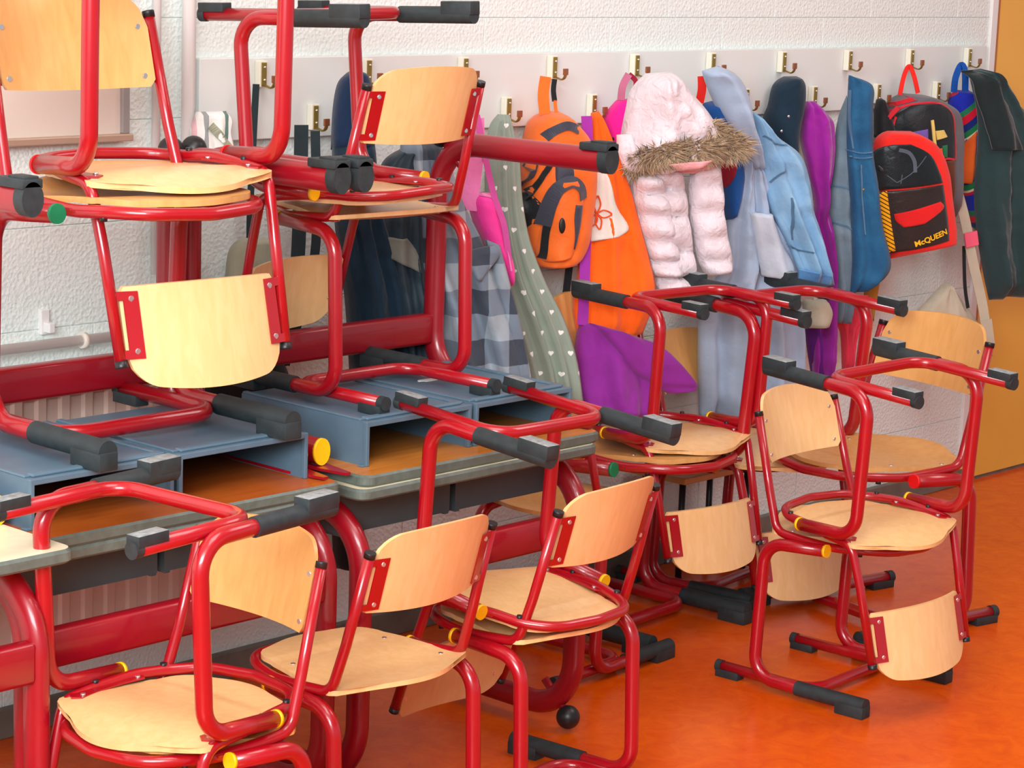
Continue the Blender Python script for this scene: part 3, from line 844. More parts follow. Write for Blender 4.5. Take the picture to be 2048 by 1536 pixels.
def fur(sh, name, pts, w, h, n, parent, drape, seed=3):
    """tufts of hair standing along a band"""
    rnd = random.Random(seed); P = crs(_num(pts), 60); bm = bmesh.new()
    for _ in range(n):
        i = rnd.randint(0, 59); f = rnd.random(); p = P[i]; q = P[i + 1]
        x = p[0] + (q[0] - p[0]) * f; y = p[1] + (q[1] - p[1]) * f; ang = rnd.uniform(0, 2 * math.pi); r = w * 0.5 * math.sqrt(rnd.random())
        x += math.cos(ang) * r; y += math.sin(ang) * r * 0.8
        hit = drape.ray_cast(sh.P(x, y, 0.6), -sh.N); base = (0.6 - hit[3]) if hit[0] is not None else getattr(sh, 'last', 0.03)
        base = max(base - 0.004, 0); 
        o = sh.P(x, y, base)
        dv = (sh.U * (math.cos(ang) * 0.9 + rnd.uniform(-.3, .9)) + sh.V * (math.sin(ang) * 0.6 + 0.35 + rnd.uniform(-.3, .3)) + sh.N * rnd.uniform(0.3, 0.8)).normalized() * h * rnd.uniform(0.6, 1.2)
        sd = dv.cross(sh.N).normalized() * 0.0016
        vs = [bm.verts.new(o + sd), bm.verts.new(o - sd), bm.verts.new(o + sh.N * 0.002), bm.verts.new(o + dv)]
        mi = 0 if rnd.random() < 0.6 else (1 if rnd.random() < 0.5 else 2)
        for t in ((0, 1, 3), (1, 2, 3), (2, 0, 3)):
            fc = bm.faces.new([vs[j] for j in t]); fc.material_index = mi
    me = mesh(name, bm)
    for c in ((176, 152, 120), (110, 98, 86), (210, 192, 160)): me.materials.append(mat('fur_hair', lin(*c), 0.8))
    o = obj(name, me, None, parent); o['kind'] = 'stuff'; return o

# ---------------------------------------------------------------- hooks
def hooks():
    def one(label, group):
        r = empty('coat_hook', label, 'hook', group=group)
        bm = bmesh.new(); box(bm, -0.011, 0.011, -0.016, 0.0, -0.0275, 0.0275, bev=0.002); obj('backing_block', bm, M['cream_plastic'], r)
        bm = bmesh.new(); box(bm, -0.0065, 0.0065, -0.0185, -0.0155, -0.025, 0.024, bev=0.001)
        pl = obj('brass_plate', bm, M['brass'], r)
        for z in (-0.012, 0.014):
            bm = bmesh.new(); ball(bm, (0, -0.0188, z), 0.003, 10); obj('screw', mesh('screw', bm, True), M['screw'], pl)
        bm = bmesh.new(); tube(bm, fillet([(0, -0.016, -0.022), (0, -0.048, -0.030), (0, -0.051, -0.008)], [0.012]), 0.0055, 0.002, n=10, upv=(0, 0, 1)); obj('arm', bm, M['brass'], r)
        bm = bmesh.new(); box(bm, -0.0075, 0.0075, -0.053, -0.048, -0.016, -0.001, bev=0.001); obj('tip', bm, M['copper'], r)
        return r
    M['brass'] = mat('brass', lin(150, 128, 60), 0.35, metal=0.6); M['copper'] = mat('copper_tip', lin(150, 92, 60), 0.4, metal=0.4); M['cream_plastic'] = mat('cream_plastic', lin(232, 232, 214), 0.45)
    UP = ['near the left end, a black strap on it', 'just left of the navy coat, behind a chair leg', 'hidden behind the chair back near the plaid jacket', 'carrying the orange backpack', 'carrying the magenta bag beside the white puffer hood', 'carrying the pale blue hoodie', 'carrying the navy hood', 'carrying the blue denim jacket', 'carrying the grey backpack by its red loop', 'at the right end, carrying the dark coat']
    LO = ['with two dark straps over it, left of the navy coat', 'behind the chair back left of the sage dress', 'carrying the sage green dress', 'carrying the orange shirt and the purple strap', 'hidden behind the white puffer hood', 'carrying the light denim jacket', 'carrying the magenta-purple shirt', 'above the small black pouch', 'left bare beside the grey backpack']
    first = one('upper-row brass coat hook ' + UP[0], 'upper row of coat hooks')
    def dup(src, x, z, label, group):
        c = src.copy(); C.objects.link(c); c.location = (x, -0.0225, z); c['label'] = label; c['group'] = group
        for ch in src.children:
            d = ch.copy(); C.objects.link(d); d.parent = c
            for g in ch.children:
                e = g.copy(); C.objects.link(e); e.parent = d
        return c
    first.location = (0.066 - 0.9, -0.0225, 1.297)
    for k in range(-2, 7): dup(first, 0.066 + 0.3 * k, 1.297, 'upper-row brass coat hook ' + UP[k + 3], 'upper row of coat hooks')
    for k in range(-2, 7): dup(first, -0.087 + 0.3 * k, 1.204, 'lower-row brass coat hook ' + LO[k + 2], 'lower row of coat hooks')
hooks()

# ---------------------------------------------------------------- hanging things
P_ = Sheet((-0.9905, -0.0700, 1.2249), 25, 0)
R_ = empty('striped_towel', 'white towel with green, pink and grey stripes on the leftmost hook', 'towel')
B_ = sheet(P_, 'towel_cloth', 'towel', [-39, -1, -46, 20, -53, 40, -46, 75, -38, 116], [23, -3, 38, 15, 35, 40, 42, 70, 47, 116], th=0.03, fold=(3, 0.003, 0.008), seed=1, parent=R_)
D_ = bvh(B_)
ribbon(P_, 'tie_belt', 'olive', [-16, 23, 3, 44, 22, 65, 34, 85], w=0.016, parent=R_, drape=D_)
P_ = Sheet((-0.9016, -0.0800, 0.9617), 25, 0)
R_ = empty('olive_bag', 'pale olive cloth bag hanging low behind the left table stack', 'bag')
B_ = sheet(P_, 'bag_body', 'olive', [-21, -4, -44, 20, -52, 82, -53, 165], [43, -4, 52, 32, 59, 84, 65, 169], th=0.05, fold=(2, 0.003, 0.005), seed=2, parent=R_)
P_ = Sheet((-0.8158, -0.0700, 1.1941), 25, 0)
R_ = empty('black_bag', 'black bag hanging low on long dark straps, left of the navy coat', 'bag')
B_ = sheet(P_, 'bag_body', 'blackc', [-105, 492, -143, 515, -153, 563, -146, 638], [3, 478, 28, 522, 30, 570, 22, 646], th=0.07, seed=3, parent=R_)
ribbon(P_, 'strap', 'strapc', [40, -2, 40, 154, 34, 321, 3, 501], w=0.03, parent=R_, d=0.02)
ribbon(P_, 'strap', 'strapc', [70, 10, 75, 154, 71, 291, 14, 501], w=0.02, parent=R_, d=0.02)
ribbon(P_, 'strap', 'strapc', [-58, -85, -63, 50, -67, 205, -62, 319, -41, 489], w=0.014, parent=R_, d=0.02)
P_ = Sheet((-0.6385, -0.1200, 1.2812), 32, 0)
R_ = empty('navy_coat', 'dark navy hooded coat behind the upturned chair legs', 'coat')
B_ = sheet(P_, 'hood', 'navy', [-22, -23, -47, 1, -57, 58, -59, 142], [-9, -25, 19, -14, 29, 36, 36, 141], th=0.05, seed=4, wr=0.004, parent=R_)
B_ = sheet(P_, 'coat_body', 'navyd', [-57, 121, -52, 248, -40, 355, -22, 462, -7, 636], [35, 120, 51, 247, 85, 355, 121, 463, 159, 650], th=0.06, fold=(3, 0.004, 0.014), seed=5, wr=0.005, parent=R_)
P_ = Sheet((-0.5498, -0.1700, 1.1401), 32, 0)
R_ = empty('dark_jacket', 'dark slate jacket with rolled check cuff, left of the plaid jacket', 'jacket')
B_ = sheet(P_, 'jacket_body', 'slate', [-11, -2, -51, 32, -67, 128, -57, 236, -35, 344, -20, 497], [33, -2, 51, 31, 58, 128, 62, 236, 76, 345, 92, 499], th=0.06, fold=(3, 0.004, 0.014), seed=6, wr=0.005, parent=R_)
D_ = bvh(B_)
Q_ = sheet(P_, 'rolled_cuff', 'cuff', [-60, 180, -62, 197, -55, 216], [-1, 182, 16, 205, 31, 256], drape=D_, th=0.016, wr=0.003, parent=R_)
P_ = Sheet((-0.5204, -0.2000, 1.1574), 38, 0)
R_ = empty('plaid_jacket', 'grey jacket with dark check pattern, just left of the sage dress', 'jacket')
B_ = sheet(P_, 'jacket_body', 'plaid', [-51, -1, -57, 60, -55, 145, -41, 252, -9, 360, 14, 492, 36, 558], [32, -5, 57, 47, 84, 121, 130, 207, 172, 293, 215, 402, 244, 529], th=0.05, fold=(2.5, 0.004, 0.018), seed=7, wr=0.006, parent=R_)
D_ = bvh(B_)
Q_ = sheet(P_, 'pocket_flap', 'plaid', [95, 222, 93, 249, 109, 282], [150, 213, 162, 234, 122, 286], drape=D_, th=0.008, wr=0, lift=0.006, parent=R_)
knob(P_, 'button', 'brass', 111, 262, 0.004, parent=R_, drape=D_)
Q_ = sheet(P_, 'sleeve', 'plaid', [134, 204, 155, 293, 186, 402, 213, 521], [169, 217, 196, 304, 225, 402, 252, 521], th=0.035, fold=(1, 0.002, 0.004), seed=8, wr=0.005, parent=R_)
P_ = Sheet((-0.3507, -0.1900, 1.2044), 35, 0)
R_ = empty('pink_shoulder_bag', 'hot pink shoulder bag on a pink strap, over the sage dress', 'bag')
B_ = sheet(P_, 'bag_body', 'pink', [-2, 163, -14, 183, 0, 235, 32, 290, 64, 340, 79, 370], [36, 164, 57, 191, 70, 235, 80, 279, 92, 323, 92, 370], th=0.045, seed=9, parent=R_)
D_ = bvh(B_)
ribbon(P_, 'piping', 'pinkl', [-6, 164, 33, 171, 54, 209, 66, 264, 78, 330], w=0.004, parent=R_, drape=D_)
ribbon(P_, 'strap', 'pinkl', [-12, -1, -10, 68, -15, 133, -22, 199], w=0.042, parent=R_, d=0.03)
ribbon(P_, 'strap', 'pinkp', [-9, -8, 11, 78, 34, 164, 59, 230, 73, 307], w=0.013, parent=R_, d=0.04)
P_ = Sheet((-0.1588, -0.0900, 1.1942), 35, 4)
R_ = empty('sage_dress', 'sage green dress printed with small white hearts', 'dress')
B_ = sheet(P_, 'dress_body', 'hearts', [-14, -4, -32, 21, -40, 66, -41, 168, -33, 281, -19, 372, 12, 475, 50, 579, 72, 654], [14, -3, 26, 42, 39, 99, 48, 189, 67, 280, 104, 372, 153, 464, 185, 556, 203, 659], th=0.03, fold=(4, 0.002, 0.013), seed=10, parent=R_)
P_ = Sheet((0.0135, -0.0600, 1.2756), 28, 0)
R_ = empty('orange_backpack', 'orange and charcoal backpack hanging from a top loop', 'backpack')
B_ = sheet(P_, 'pack_body', 'orange', [-7, 80, -39, 104, -53, 145, -54, 215, -52, 285, -46, 367, -32, 420, -19, 438], [34, 77, 73, 109, 104, 144, 121, 203, 122, 262, 116, 345, 98, 410, 52, 444], th=0.1, prof=0.33, seed=11, wr=0.004, parent=R_)
D_ = bvh(B_)
Q_ = sheet(P_, 'side_mesh', 'mesh', [-71, 268, -72, 311, -67, 358, -54, 410], [-48, 263, -24, 300, -49, 358, -49, 416], drape=D_, th=0.002, wr=0, parent=R_)
ribbon(P_, 'side_strap', 'greyp', [-29, 132, -12, 116, 19, 103, 54, 113], w=0.02, parent=R_, drape=D_)
ribbon(P_, 'zip', 'blackc', [-9, 185, -31, 226, -52, 275, -62, 332], w=0.01, parent=R_, drape=D_)
ribbon(P_, 'edge_strap', 'greyp', [-44, 183, -49, 217, -65, 257], w=0.014, parent=R_, drape=D_)
Q_ = sheet(P_, 'centre_panel', 'greyp', [-3, 191, -4, 216, -1, 241], [34, 191, 39, 216, 34, 246], drape=D_, th=0.002, wr=0, parent=R_)
Q_ = sheet(P_, 'front_pocket', 'orange', [9, 233, -11, 272, -27, 341, -32, 399, -17, 419], [49, 229, 68, 261, 65, 319, 53, 377, 42, 405], drape=D_, th=0.022, wr=0.002, parent=R_)
D_ = bvh(B_, Q_)
ribbon(P_, 'pocket_arch', 'greyp', [-26, 334, -18, 288, -1, 248, 29, 230, 56, 244, 64, 271], w=0.026, parent=R_, drape=D_)
ribbon(P_, 'pocket_zip', 'blackc', [-13, 300, -20, 346, -23, 412], w=0.011, parent=R_, drape=D_)
Q_ = sheet(P_, 'pocket_side', 'greyp', [40, 283, 38, 317, 41, 352, 42, 387], [61, 285, 59, 318, 54, 352, 48, 385], drape=D_, th=0.002, wr=0, parent=R_)
knob(P_, 'badge', 'black', 9, 330, 0.0085, parent=R_, oval=2.2, drape=D_)
knob(P_, 'zip_pull', 'chrome', -59, 287, 0.004, parent=R_, drape=D_)
ribbon(P_, 'loop_handle', 'orange', [-11, 82, -17, 38, -13, -4], w=0.027, parent=R_, d=0.03)
ribbon(P_, 'loop_handle', 'blackc', [13, 2, 11, 27, 15, 53], w=0.012, parent=R_, d=0.02)
ribbon(P_, 'loop_handle', 'orange', [16, 50, 18, 68, 22, 85], w=0.008, parent=R_, d=0.02)
ribbon(P_, 'hanging_strap', 'blackc', [69, 425, 64, 484, 59, 541], w=0.018, parent=R_, d=0.02)
P_ = Sheet((0.1676, -0.0800, 1.1906), 30, 11)
R_ = empty('orange_shirt', 'bright orange shirt with white panel and flower outline', 'shirt')
B_ = sheet(P_, 'shirt_body', 'oshirt', [-10, 0, -13, 40, -15, 123, -32, 206, -42, 300, -56, 395, -65, 466, -52, 548], [10, -5, 32, 40, 60, 111, 87, 182, 109, 265, 131, 349, 144, 432, 109, 525], th=0.022, fold=(2.5, 0.002, 0.007), seed=12, wr=0.004, parent=R_)
D_ = bvh(B_)
Q_ = sheet(P_, 'white_panel', 'white', [-2, 112, -13, 162, -30, 220, -46, 267, -51, 310], [5, 112, 26, 167, 40, 220, 72, 273, 44, 296], drape=D_, th=0.002, wr=0, lift=0.0015, parent=R_)
D_ = bvh(B_, Q_)
ribbon(P_, 'flower_petal', 'ostitch', [-9, 240, 1, 219, -6, 198, -16, 219, -9, 240], w=0.0028, parent=R_, drape=D_)
ribbon(P_, 'flower_petal', 'ostitch', [-9, 240, 7, 250, 24, 242, 8, 232, -9, 240], w=0.0028, parent=R_, drape=D_)
ribbon(P_, 'flower_petal', 'ostitch', [-9, 240, 2, 256, -3, 277, -13, 261, -9, 240], w=0.0028, parent=R_, drape=D_)
ribbon(P_, 'flower_petal', 'ostitch', [-9, 240, -10, 260, -26, 270, -25, 250, -9, 240], w=0.0028, parent=R_, drape=D_)
ribbon(P_, 'flower_petal', 'ostitch', [-9, 240, -19, 245, -30, 232, -21, 228, -9, 240], w=0.0028, parent=R_, drape=D_)
P_ = Sheet((0.2811, -0.0800, 1.2755), 30, 0)
R_ = empty('magenta_bag', 'magenta pink bag between the orange shirt and the white puffer jacket', 'bag')
B_ = sheet(P_, 'bag_body', 'magenta', [-23, 56, -51, 87, -59, 118, -55, 166, -41, 220], [6, 54, 16, 93, 15, 129, 15, 177, 4, 219], th=0.05, seed=13, parent=R_)
ribbon(P_, 'strap', 'mauve', [-4, -6, -18, 23, -21, 56], w=0.018, parent=R_, d=0.02)
ribbon(P_, 'strap', 'dred', [0, -5, 19, 15, 8, 56], w=0.012, parent=R_, d=0.01)
P_ = Sheet((0.1259, -0.0900, 1.1855), 28, 10)
R_ = empty('purple_bag', 'purple shoulder bag hanging on a long strap below the orange shirt', 'bag')
B_ = sheet(P_, 'bag_body', 'purple', [-27, 482, -40, 526, -43, 596, -34, 667, -14, 706], [67, 507, 136, 542, 161, 602, 162, 673, 145, 718], th=0.05, fold=(2, 0.002, 0.008), seed=14, wr=0.006, parent=R_)
D_ = bvh(B_)
Q_ = sheet(P_, 'flap', 'purple', [-12, 487, 34, 539, 79, 593, 133, 630, 190, 659], [81, 515, 157, 542, 217, 591, 260, 637, 259, 654], drape=D_, th=0.016, wr=0.004, lift=0.004, parent=R_)
ribbon(P_, 'strap', 'purples', [-7, 2, -5, 81, -8, 198, -17, 315, -22, 403, -28, 491], w=0.026, parent=R_, d=0.018)
knob(P_, 'strap_buckle', 'chrome', -19, 402, 0.012, parent=R_, d=0.022)
P_ = Sheet((0.2934, -0.1700, 1.2835), 32, 0)
R_ = empty('white_puffer_jacket', 'pale pink-white padded jacket with fur-trimmed hood', 'jacket')
A_ = sheet(P_, 'jacket_body', 'puff', [-25, 208, -46, 262, -42, 334, -25, 418, -1, 485, 14, 530], [59, 213, 79, 273, 90, 333, 107, 418, 118, 479, 121, 529], th=0.06, seg=5, seed=15, wr=0.006, parent=R_)
Q_ = sheet(P_, 'sleeve', 'puff', [91, 198, 86, 261, 92, 327, 106, 394, 119, 443, 142, 483], [157, 191, 174, 260, 180, 321, 193, 382, 209, 443, 207, 476], th=0.045, seg=5, seed=16, wr=0.005, parent=R_)
Q_ = sheet(P_, 'sleeve', 'puff', [-63, 232, -63, 291, -47, 362, -24, 434, -6, 482], [3, 225, 32, 291, 50, 362, 67, 434, 74, 483], th=0.085, seg=5, seed=19, wr=0.006, parent=R_)
B_ = sheet(P_, 'hood', 'puff', [-35, -3, -71, 37, -82, 84, -91, 141, -94, 179, -71, 214, -26, 240], [31, -8, 72, 34, 118, 81, 148, 122, 156, 158, 142, 188, 99, 213], th=0.1, fold=(2, 0.004, 0.006), seed=17, wr=0.009, parent=R_)
D_ = bvh(B_)
Q_ = sheet(P_, 'lining', 'lining', [-8, 202, 20, 216, 53, 228], [141, 189, 125, 213, 86, 230], drape=D_, th=0.012, wr=0, lift=0.008, parent=R_)
Q_ = sheet(P_, 'collar_flap', 'puff', [-109, 141, -108, 174, -93, 215, -73, 231], [-77, 136, -68, 174, -51, 209, -41, 227], drape=D_, th=0.012, wr=0, lift=0.004, parent=R_)
knob(P_, 'snap', 'black', -111, 153, 0.005, parent=R_, drape=D_)
knob(P_, 'snap', 'black', -96, 217, 0.005, parent=R_, drape=D_)
knob(P_, 'snap', 'black', -72, 231, 0.005, parent=R_, drape=D_)
fur(P_, 'fur_trim', [-59, 217, -40, 187, 3, 174, 53, 169, 103, 171, 153, 168, 200, 165], 0.055, 0.034, 3200, R_, D_, 3)
fur(P_, 'fur_trim', [122, 118, 146, 136, 178, 151], 0.05, 0.032, 700, R_, D_, 5)
P_ = Sheet((0.5665, -0.0800, 1.2704), 30, 0)
R_ = empty('blue_backpack', 'blue and red backpack mostly hidden behind the pale blue hoodie', 'backpack')
B_ = sheet(P_, 'pack_body', 'blueb', [10, 67, 2, 109, 48, 221, 65, 284, 78, 360], [33, 61, 87, 133, 121, 220, 119, 284, 99, 360], th=0.06, seed=18, parent=R_)
D_ = bvh(B_)
Q_ = sheet(P_, 'red_panel', 'dred', [41, 206, 38, 238, 53, 276], [84, 211, 80, 241, 66, 278], drape=D_, th=0.002, wr=0, parent=R_)
ribbon(P_, 'loop_handle', 'redb', [-7, -1, -5, 33, -10, 65], w=0.022, parent=R_, d=0.02)
P_ = Sheet((0.5281, -0.1200, 1.2908), 26, -5)
R_ = empty('pale_blue_hoodie', 'pale blue hoodie with long body, right of the white puffer jacket', 'hoodie')
A_ = sheet(P_, 'hood', 'bhood', [-8, 5, 7, 39, 43, 101, 84, 154, 119, 201, 150, 252], [37, -8, 89, 14, 122, 63, 135, 113, 156, 176, 169, 252], th=0.06, fold=(1.5, 0.003, 0.008), seed=20, wr=0.004, parent=R_)
B_ = sheet(P_, 'hoodie_body', 'bhood', [130, 201, 110, 303, 97, 392, 92, 509, 46, 586, 50, 717, 70, 893], [167, 227, 226, 329, 277, 433, 315, 519, 332, 592, 361, 726, 370, 911], th=0.035, fold=(3, 0.004, 0.016), seed=21, wr=0.006, parent=R_)
D_ = bvh(B_)
Q_ = sheet(P_, 'sleeve', 'bhoodl', [140, 352, 164, 423, 181, 475, 194, 517], [205, 357, 239, 424, 279, 483, 288, 518], drape=D_, th=0.03, wr=0.006, parent=R_)
P_ = Sheet((0.6802, -0.1500, 1.1857), 32, 4)
R_ = empty('light_denim_jacket', 'light washed denim jacket right of the pale blue hoodie', 'jacket')
B_ = sheet(P_, 'jacket_body', 'ldenim', [-3, 0, 15, 60, 23, 135, 47, 222, 82, 285, 119, 348, 152, 427], [8, 2, 69, 59, 138, 106, 167, 171, 181, 247, 214, 336, 246, 440], th=0.045, fold=(2.5, 0.003, 0.012), seed=22, wr=0.007, parent=R_)
D_ = bvh(B_)
Q_ = sheet(P_, 'hem', 'ldenimb', [131, 394, 138, 424], [215, 412, 229, 437], drape=D_, th=0.004, wr=0, parent=R_)
ribbon(P_, 'seam', 'seam', [26, 61, 60, 81, 91, 83], w=0.004, parent=R_, drape=D_)
ribbon(P_, 'seam', 'seam', [50, 177, 70, 155, 89, 145], w=0.004, parent=R_, drape=D_)
ribbon(P_, 'seam', 'seam', [98, 214, 104, 258, 115, 321], w=0.004, parent=R_, drape=D_)
ribbon(P_, 'seam', 'seam', [100, 331, 130, 346, 160, 352], w=0.004, parent=R_, drape=D_)
P_ = Sheet((0.9424, -0.0600, 1.2584), 30, 0)
R_ = empty('navy_hood', 'navy hooded jacket showing only its hood, above the light denim jacket', 'jacket')
B_ = sheet(P_, 'hood', 'navyd', [-3, -3, -33, 20, -44, 72, -55, 114, -25, 176, 1, 241], [34, -4, 52, 16, 56, 58, 49, 110, 42, 175, 43, 241], th=0.06, seed=23, wr=0.004, parent=R_)
D_ = bvh(B_)
knob(P_, 'eyelet', 'chrome', -6, 97, 0.004, parent=R_, drape=D_)
knob(P_, 'eyelet', 'chrome', -23, 135, 0.004, parent=R_, drape=D_)
P_ = Sheet((1.0538, -0.0450, 1.1433), 30, 0)
R_ = empty('cream_fleece', 'cream fleece edge showing between the navy hood and the purple shirt', 'jacket')
B_ = sheet(P_, 'fleece_body', 'cream', [-29, 27, -18, 80, 0, 133, 22, 213], [-5, 13, 14, 79, 32, 133, 48, 213], th=0.03, seed=24, parent=R_)
P_ = Sheet((1.0414, -0.0700, 1.1917), 30, 4)
R_ = empty('purple_shirt', 'long magenta-purple shirt hanging left of the denim jackets', 'shirt')
B_ = sheet(P_, 'top_body', 'plum', [-9, -3, -20, 33, -21, 99, 0, 177, 23, 257, 25, 323, 45, 416, 48, 496, 33, 577, 30, 657, 36, 735], [17, -4, 50, 27, 76, 58, 77, 137, 67, 204, 57, 270, 74, 323, 91, 416, 96, 524, 100, 658, 97, 742], th=0.035, fold=(2, 0.004, 0.01), seed=25, wr=0.007, parent=R_)
P_ = Sheet((1.0527, -0.1200, 0.6566), 30, 0)
R_ = empty('violet_shirt', 'violet garment end hanging beside the magenta-purple shirt', 'shirt')
B_ = sheet(P_, 'sleeve_end', 'violet', [-26, 0, -26, 54, -15, 122, 1, 190], [32, 0, 36, 55, 45, 123, 42, 194], th=0.03, fold=(2, 0.003, 0.006), seed=26, parent=R_)
P_ = Sheet((1.1609, -0.1000, 1.2106), 30, 3)
R_ = empty('grey_denim_jacket', 'faded grey-blue denim jacket between the purple shirt and darker denim', 'jacket')
B_ = sheet(P_, 'jacket_body', 'gdenim', [-7, 33, -22, 93, -29, 186, -36, 280, -37, 333, -15, 414, -7, 495, 3, 610], [6, 0, 17, 66, 27, 186, 36, 279, 42, 360, 48, 441, 49, 522, 47, 615], th=0.035, fold=(1.5, 0.002, 0.006), seed=27, wr=0.005, parent=R_)
D_ = bvh(B_)
ribbon(P_, 'seam', 'seam', [-36, 240, -11, 243, 14, 251], w=0.004, parent=R_, drape=D_)
ribbon(P_, 'seam', 'seam', [-38, 338, -7, 344, 22, 360], w=0.004, parent=R_, drape=D_)
P_ = Sheet((1.1349, -0.1300, 1.2660), 32, 3)
R_ = empty('blue_denim_jacket', 'mid blue denim jacket beside the red and black backpack', 'jacket')
B_ = sheet(P_, 'jacket_body', 'ddenim', [-3, 0, -4, 39, -4, 105, 0, 198, 9, 277, 19, 370, 28, 490, 26, 582], [6, 3, 66, 28, 69, 91, 76, 197, 94, 290, 113, 396, 142, 511, 90, 569], th=0.035, fold=(1.5, 0.002, 0.007), seed=28, wr=0.005, parent=R_)
D_ = bvh(B_)
ribbon(P_, 'seam', 'seam', [-4, 196, 25, 204, 58, 201], w=0.003, parent=R_, drape=D_)
ribbon(P_, 'seam', 'seam', [-6, 212, 26, 218, 59, 214], w=0.003, parent=R_, drape=D_)
ribbon(P_, 'seam', 'seam', [-2, 39, -1, 117, 8, 193], w=0.003, parent=R_, drape=D_)
ribbon(P_, 'seam', 'seam', [31, 235, 40, 328, 54, 421], w=0.003, parent=R_, drape=D_)
knob(P_, 'button', 'brass', 43, 301, 0.004, parent=R_, drape=D_)
P_ = Sheet((0.9379, -0.2000, 0.6906), 32, 0)
R_ = empty('sun_hat', 'pale beige sun hat in shadow under the light denim jacket', 'hat')
ribbon(P_, 'hat_loop', 'cream', [-8, -54, -4, -2], w=0.008, parent=R_, d=0.01)
B_ = sheet(P_, 'hat_crown', 'beige', [-34, -3, -43, 33, -26, 74], [31, -2, 50, 33, 36, 74], th=0.05, seed=29, parent=R_)
P_ = Sheet((1.3027, -0.0600, 0.6403), 30, 0)
R_ = empty('coral_shirt', 'coral red shirt hanging low below the grey denim jacket', 'shirt')
B_ = sheet(P_, 'top_body', 'coral', [-43, -14, -48, 55, -24, 91, -11, 197], [57, -13, 68, 57, 30, 87, 20, 200], th=0.03, fold=(3, 0.004, 0.006), seed=30, parent=R_)
P_ = Sheet((1.4216, -0.0500, 0.6852), 30, 0)
R_ = empty('mustard_scarf', 'mustard patterned scarf end below the blue denim jacket', 'scarf')
B_ = sheet(P_, 'scarf_end', 'mustard', [-26, 0, -23, 42, -12, 113], [26, -7, 20, 43, 13, 117], th=0.02, fold=(2, 0.002, 0.004), seed=31, parent=R_)
P_ = Sheet((1.3813, -0.0600, 1.1943), 30, 0)
R_ = empty('black_pouch', 'small black drawstring pouch left of the grey backpack', 'bag')
B_ = sheet(P_, 'pouch_body', 'blackc', [-6, 3, -12, 40, -7, 108], [9, 0, 36, 43, 64, 108], th=0.03, seed=32, parent=R_)
P_ = Sheet((1.5116, -0.0600, 1.2755), 28, 0)
R_ = empty('grey_backpack', 'dark grey backpack with red piping and clear black front pocket', 'backpack')
B_ = sheet(P_, 'pack_body', 'greyb', [-9, 71, -57, 99, -63, 140, -48, 179, -5, 243, 54, 398], [57, 75, 122, 98, 159, 123, 175, 175, 180, 242, 186, 420], th=0.09, prof=0.35, seed=33, parent=R_)
D_ = bvh(B_)
Q_ = sheet(P_, 'front_pocket', 'mesh', [-18, 98, -59, 132, -69, 180, -34, 262, 34, 373], [59, 92, 105, 118, 117, 178, 120, 255, 125, 373], drape=D_, th=0.012, wr=0, parent=R_)
D_ = bvh(B_, Q_)
ribbon(P_, 'piping', 'redp', [-77, 186, -68, 131, -27, 98, 56, 91, 101, 118, 115, 178, 120, 247], w=0.005, parent=R_, drape=D_)
ribbon(P_, 'piping', 'redp', [-96, 134, -62, 101, -8, 78], w=0.012, parent=R_, drape=D_)
Q_ = sheet(P_, 'lower_pocket', 'brownp', [72, 250, 90, 316, 106, 400], [119, 247, 126, 316, 125, 407], drape=D_, th=0.01, wr=0, parent=R_)
ribbon(P_, 'piping', 'redp', [63, 249, 88, 243, 113, 246], w=0.005, parent=R_, drape=D_)
Q_ = sheet(P_, 'print', 'yellowp', [44, 167, 52, 192], [71, 164, 85, 183], drape=D_, th=0.002, wr=0, parent=R_)
Q_ = sheet(P_, 'print', 'purplep', [-21, 173, -1, 195], [21, 162, 27, 197], drape=D_, th=0.002, wr=0, parent=R_)
Q_ = sheet(P_, 'print', 'greens', [69, 208, 74, 240], [84, 205, 87, 240], drape=D_, th=0.002, wr=0, parent=R_)
Q_ = sheet(P_, 'print', 'opatch', [51, 219, 62, 244], [69, 214, 75, 244], drape=D_, th=0.002, wr=0, parent=R_)
ribbon(P_, 'pen', 'yellowp', [30, 137, 38, 171, 47, 206], w=0.008, parent=R_, drape=D_)
ribbon(P_, 'loop_handle', 'redb', [-29, 75, -20, 22, -6, -4, 11, 22, 27, 69], w=0.013, parent=R_, d=0.02)
P_ = Sheet((1.3890, -0.1300, 1.1093), 30, 0)
R_ = empty('red_black_backpack', 'red and black toddler backpack with yellow hazard strip and lettering', 'backpack')
B_ = sheet(P_, 'pack_body', 'redb', [-38, 0, -73, 25, -77, 80, -63, 176, -36, 272, -12, 353], [33, 0, 106, 37, 148, 106, 167, 189, 185, 273, 186, 315], th=0.07, prof=0.35, seed=34, wr=0.001, parent=R_)
D_ = bvh(B_)
Q_ = sheet(P_, 'upper_panel', 'pvc', [-47, 33, -96, 54, -102, 100, -87, 160], [0, 30, 63, 58, 96, 106, 109, 135], drape=D_, th=0.002, wr=0, parent=R_)
Q_ = sheet(P_, 'lower_panel', 'pvcb', [-85, 164, -63, 250, -39, 335], [111, 140, 130, 222, 141, 294], drape=D_, th=0.002, wr=0, parent=R_)
D_ = bvh(B_, Q_)
Q_ = sheet(P_, 'hazard_strip', 'hazard', [-87, 164, -64, 250, -40, 335], [-51, 160, -31, 250, -11, 329], drape=D_, th=0.002, wr=0, parent=R_)
Q_ = sheet(P_, 'red_swoosh', 'rprint', [-27, 222, -20, 241, 0, 257], [103, 186, 114, 205, 56, 246], drape=D_, th=0.002, wr=0, parent=R_)
ribbon(P_, 'emblem_arc', 'emblem', [-31, 46, -4, 53, 13, 75, 18, 106], w=0.01, parent=R_, drape=D_)
ribbon(P_, 'emblem_line', 'emblem', [-91, 89, -59, 113, -29, 135], w=0.0022, parent=R_, drape=D_)
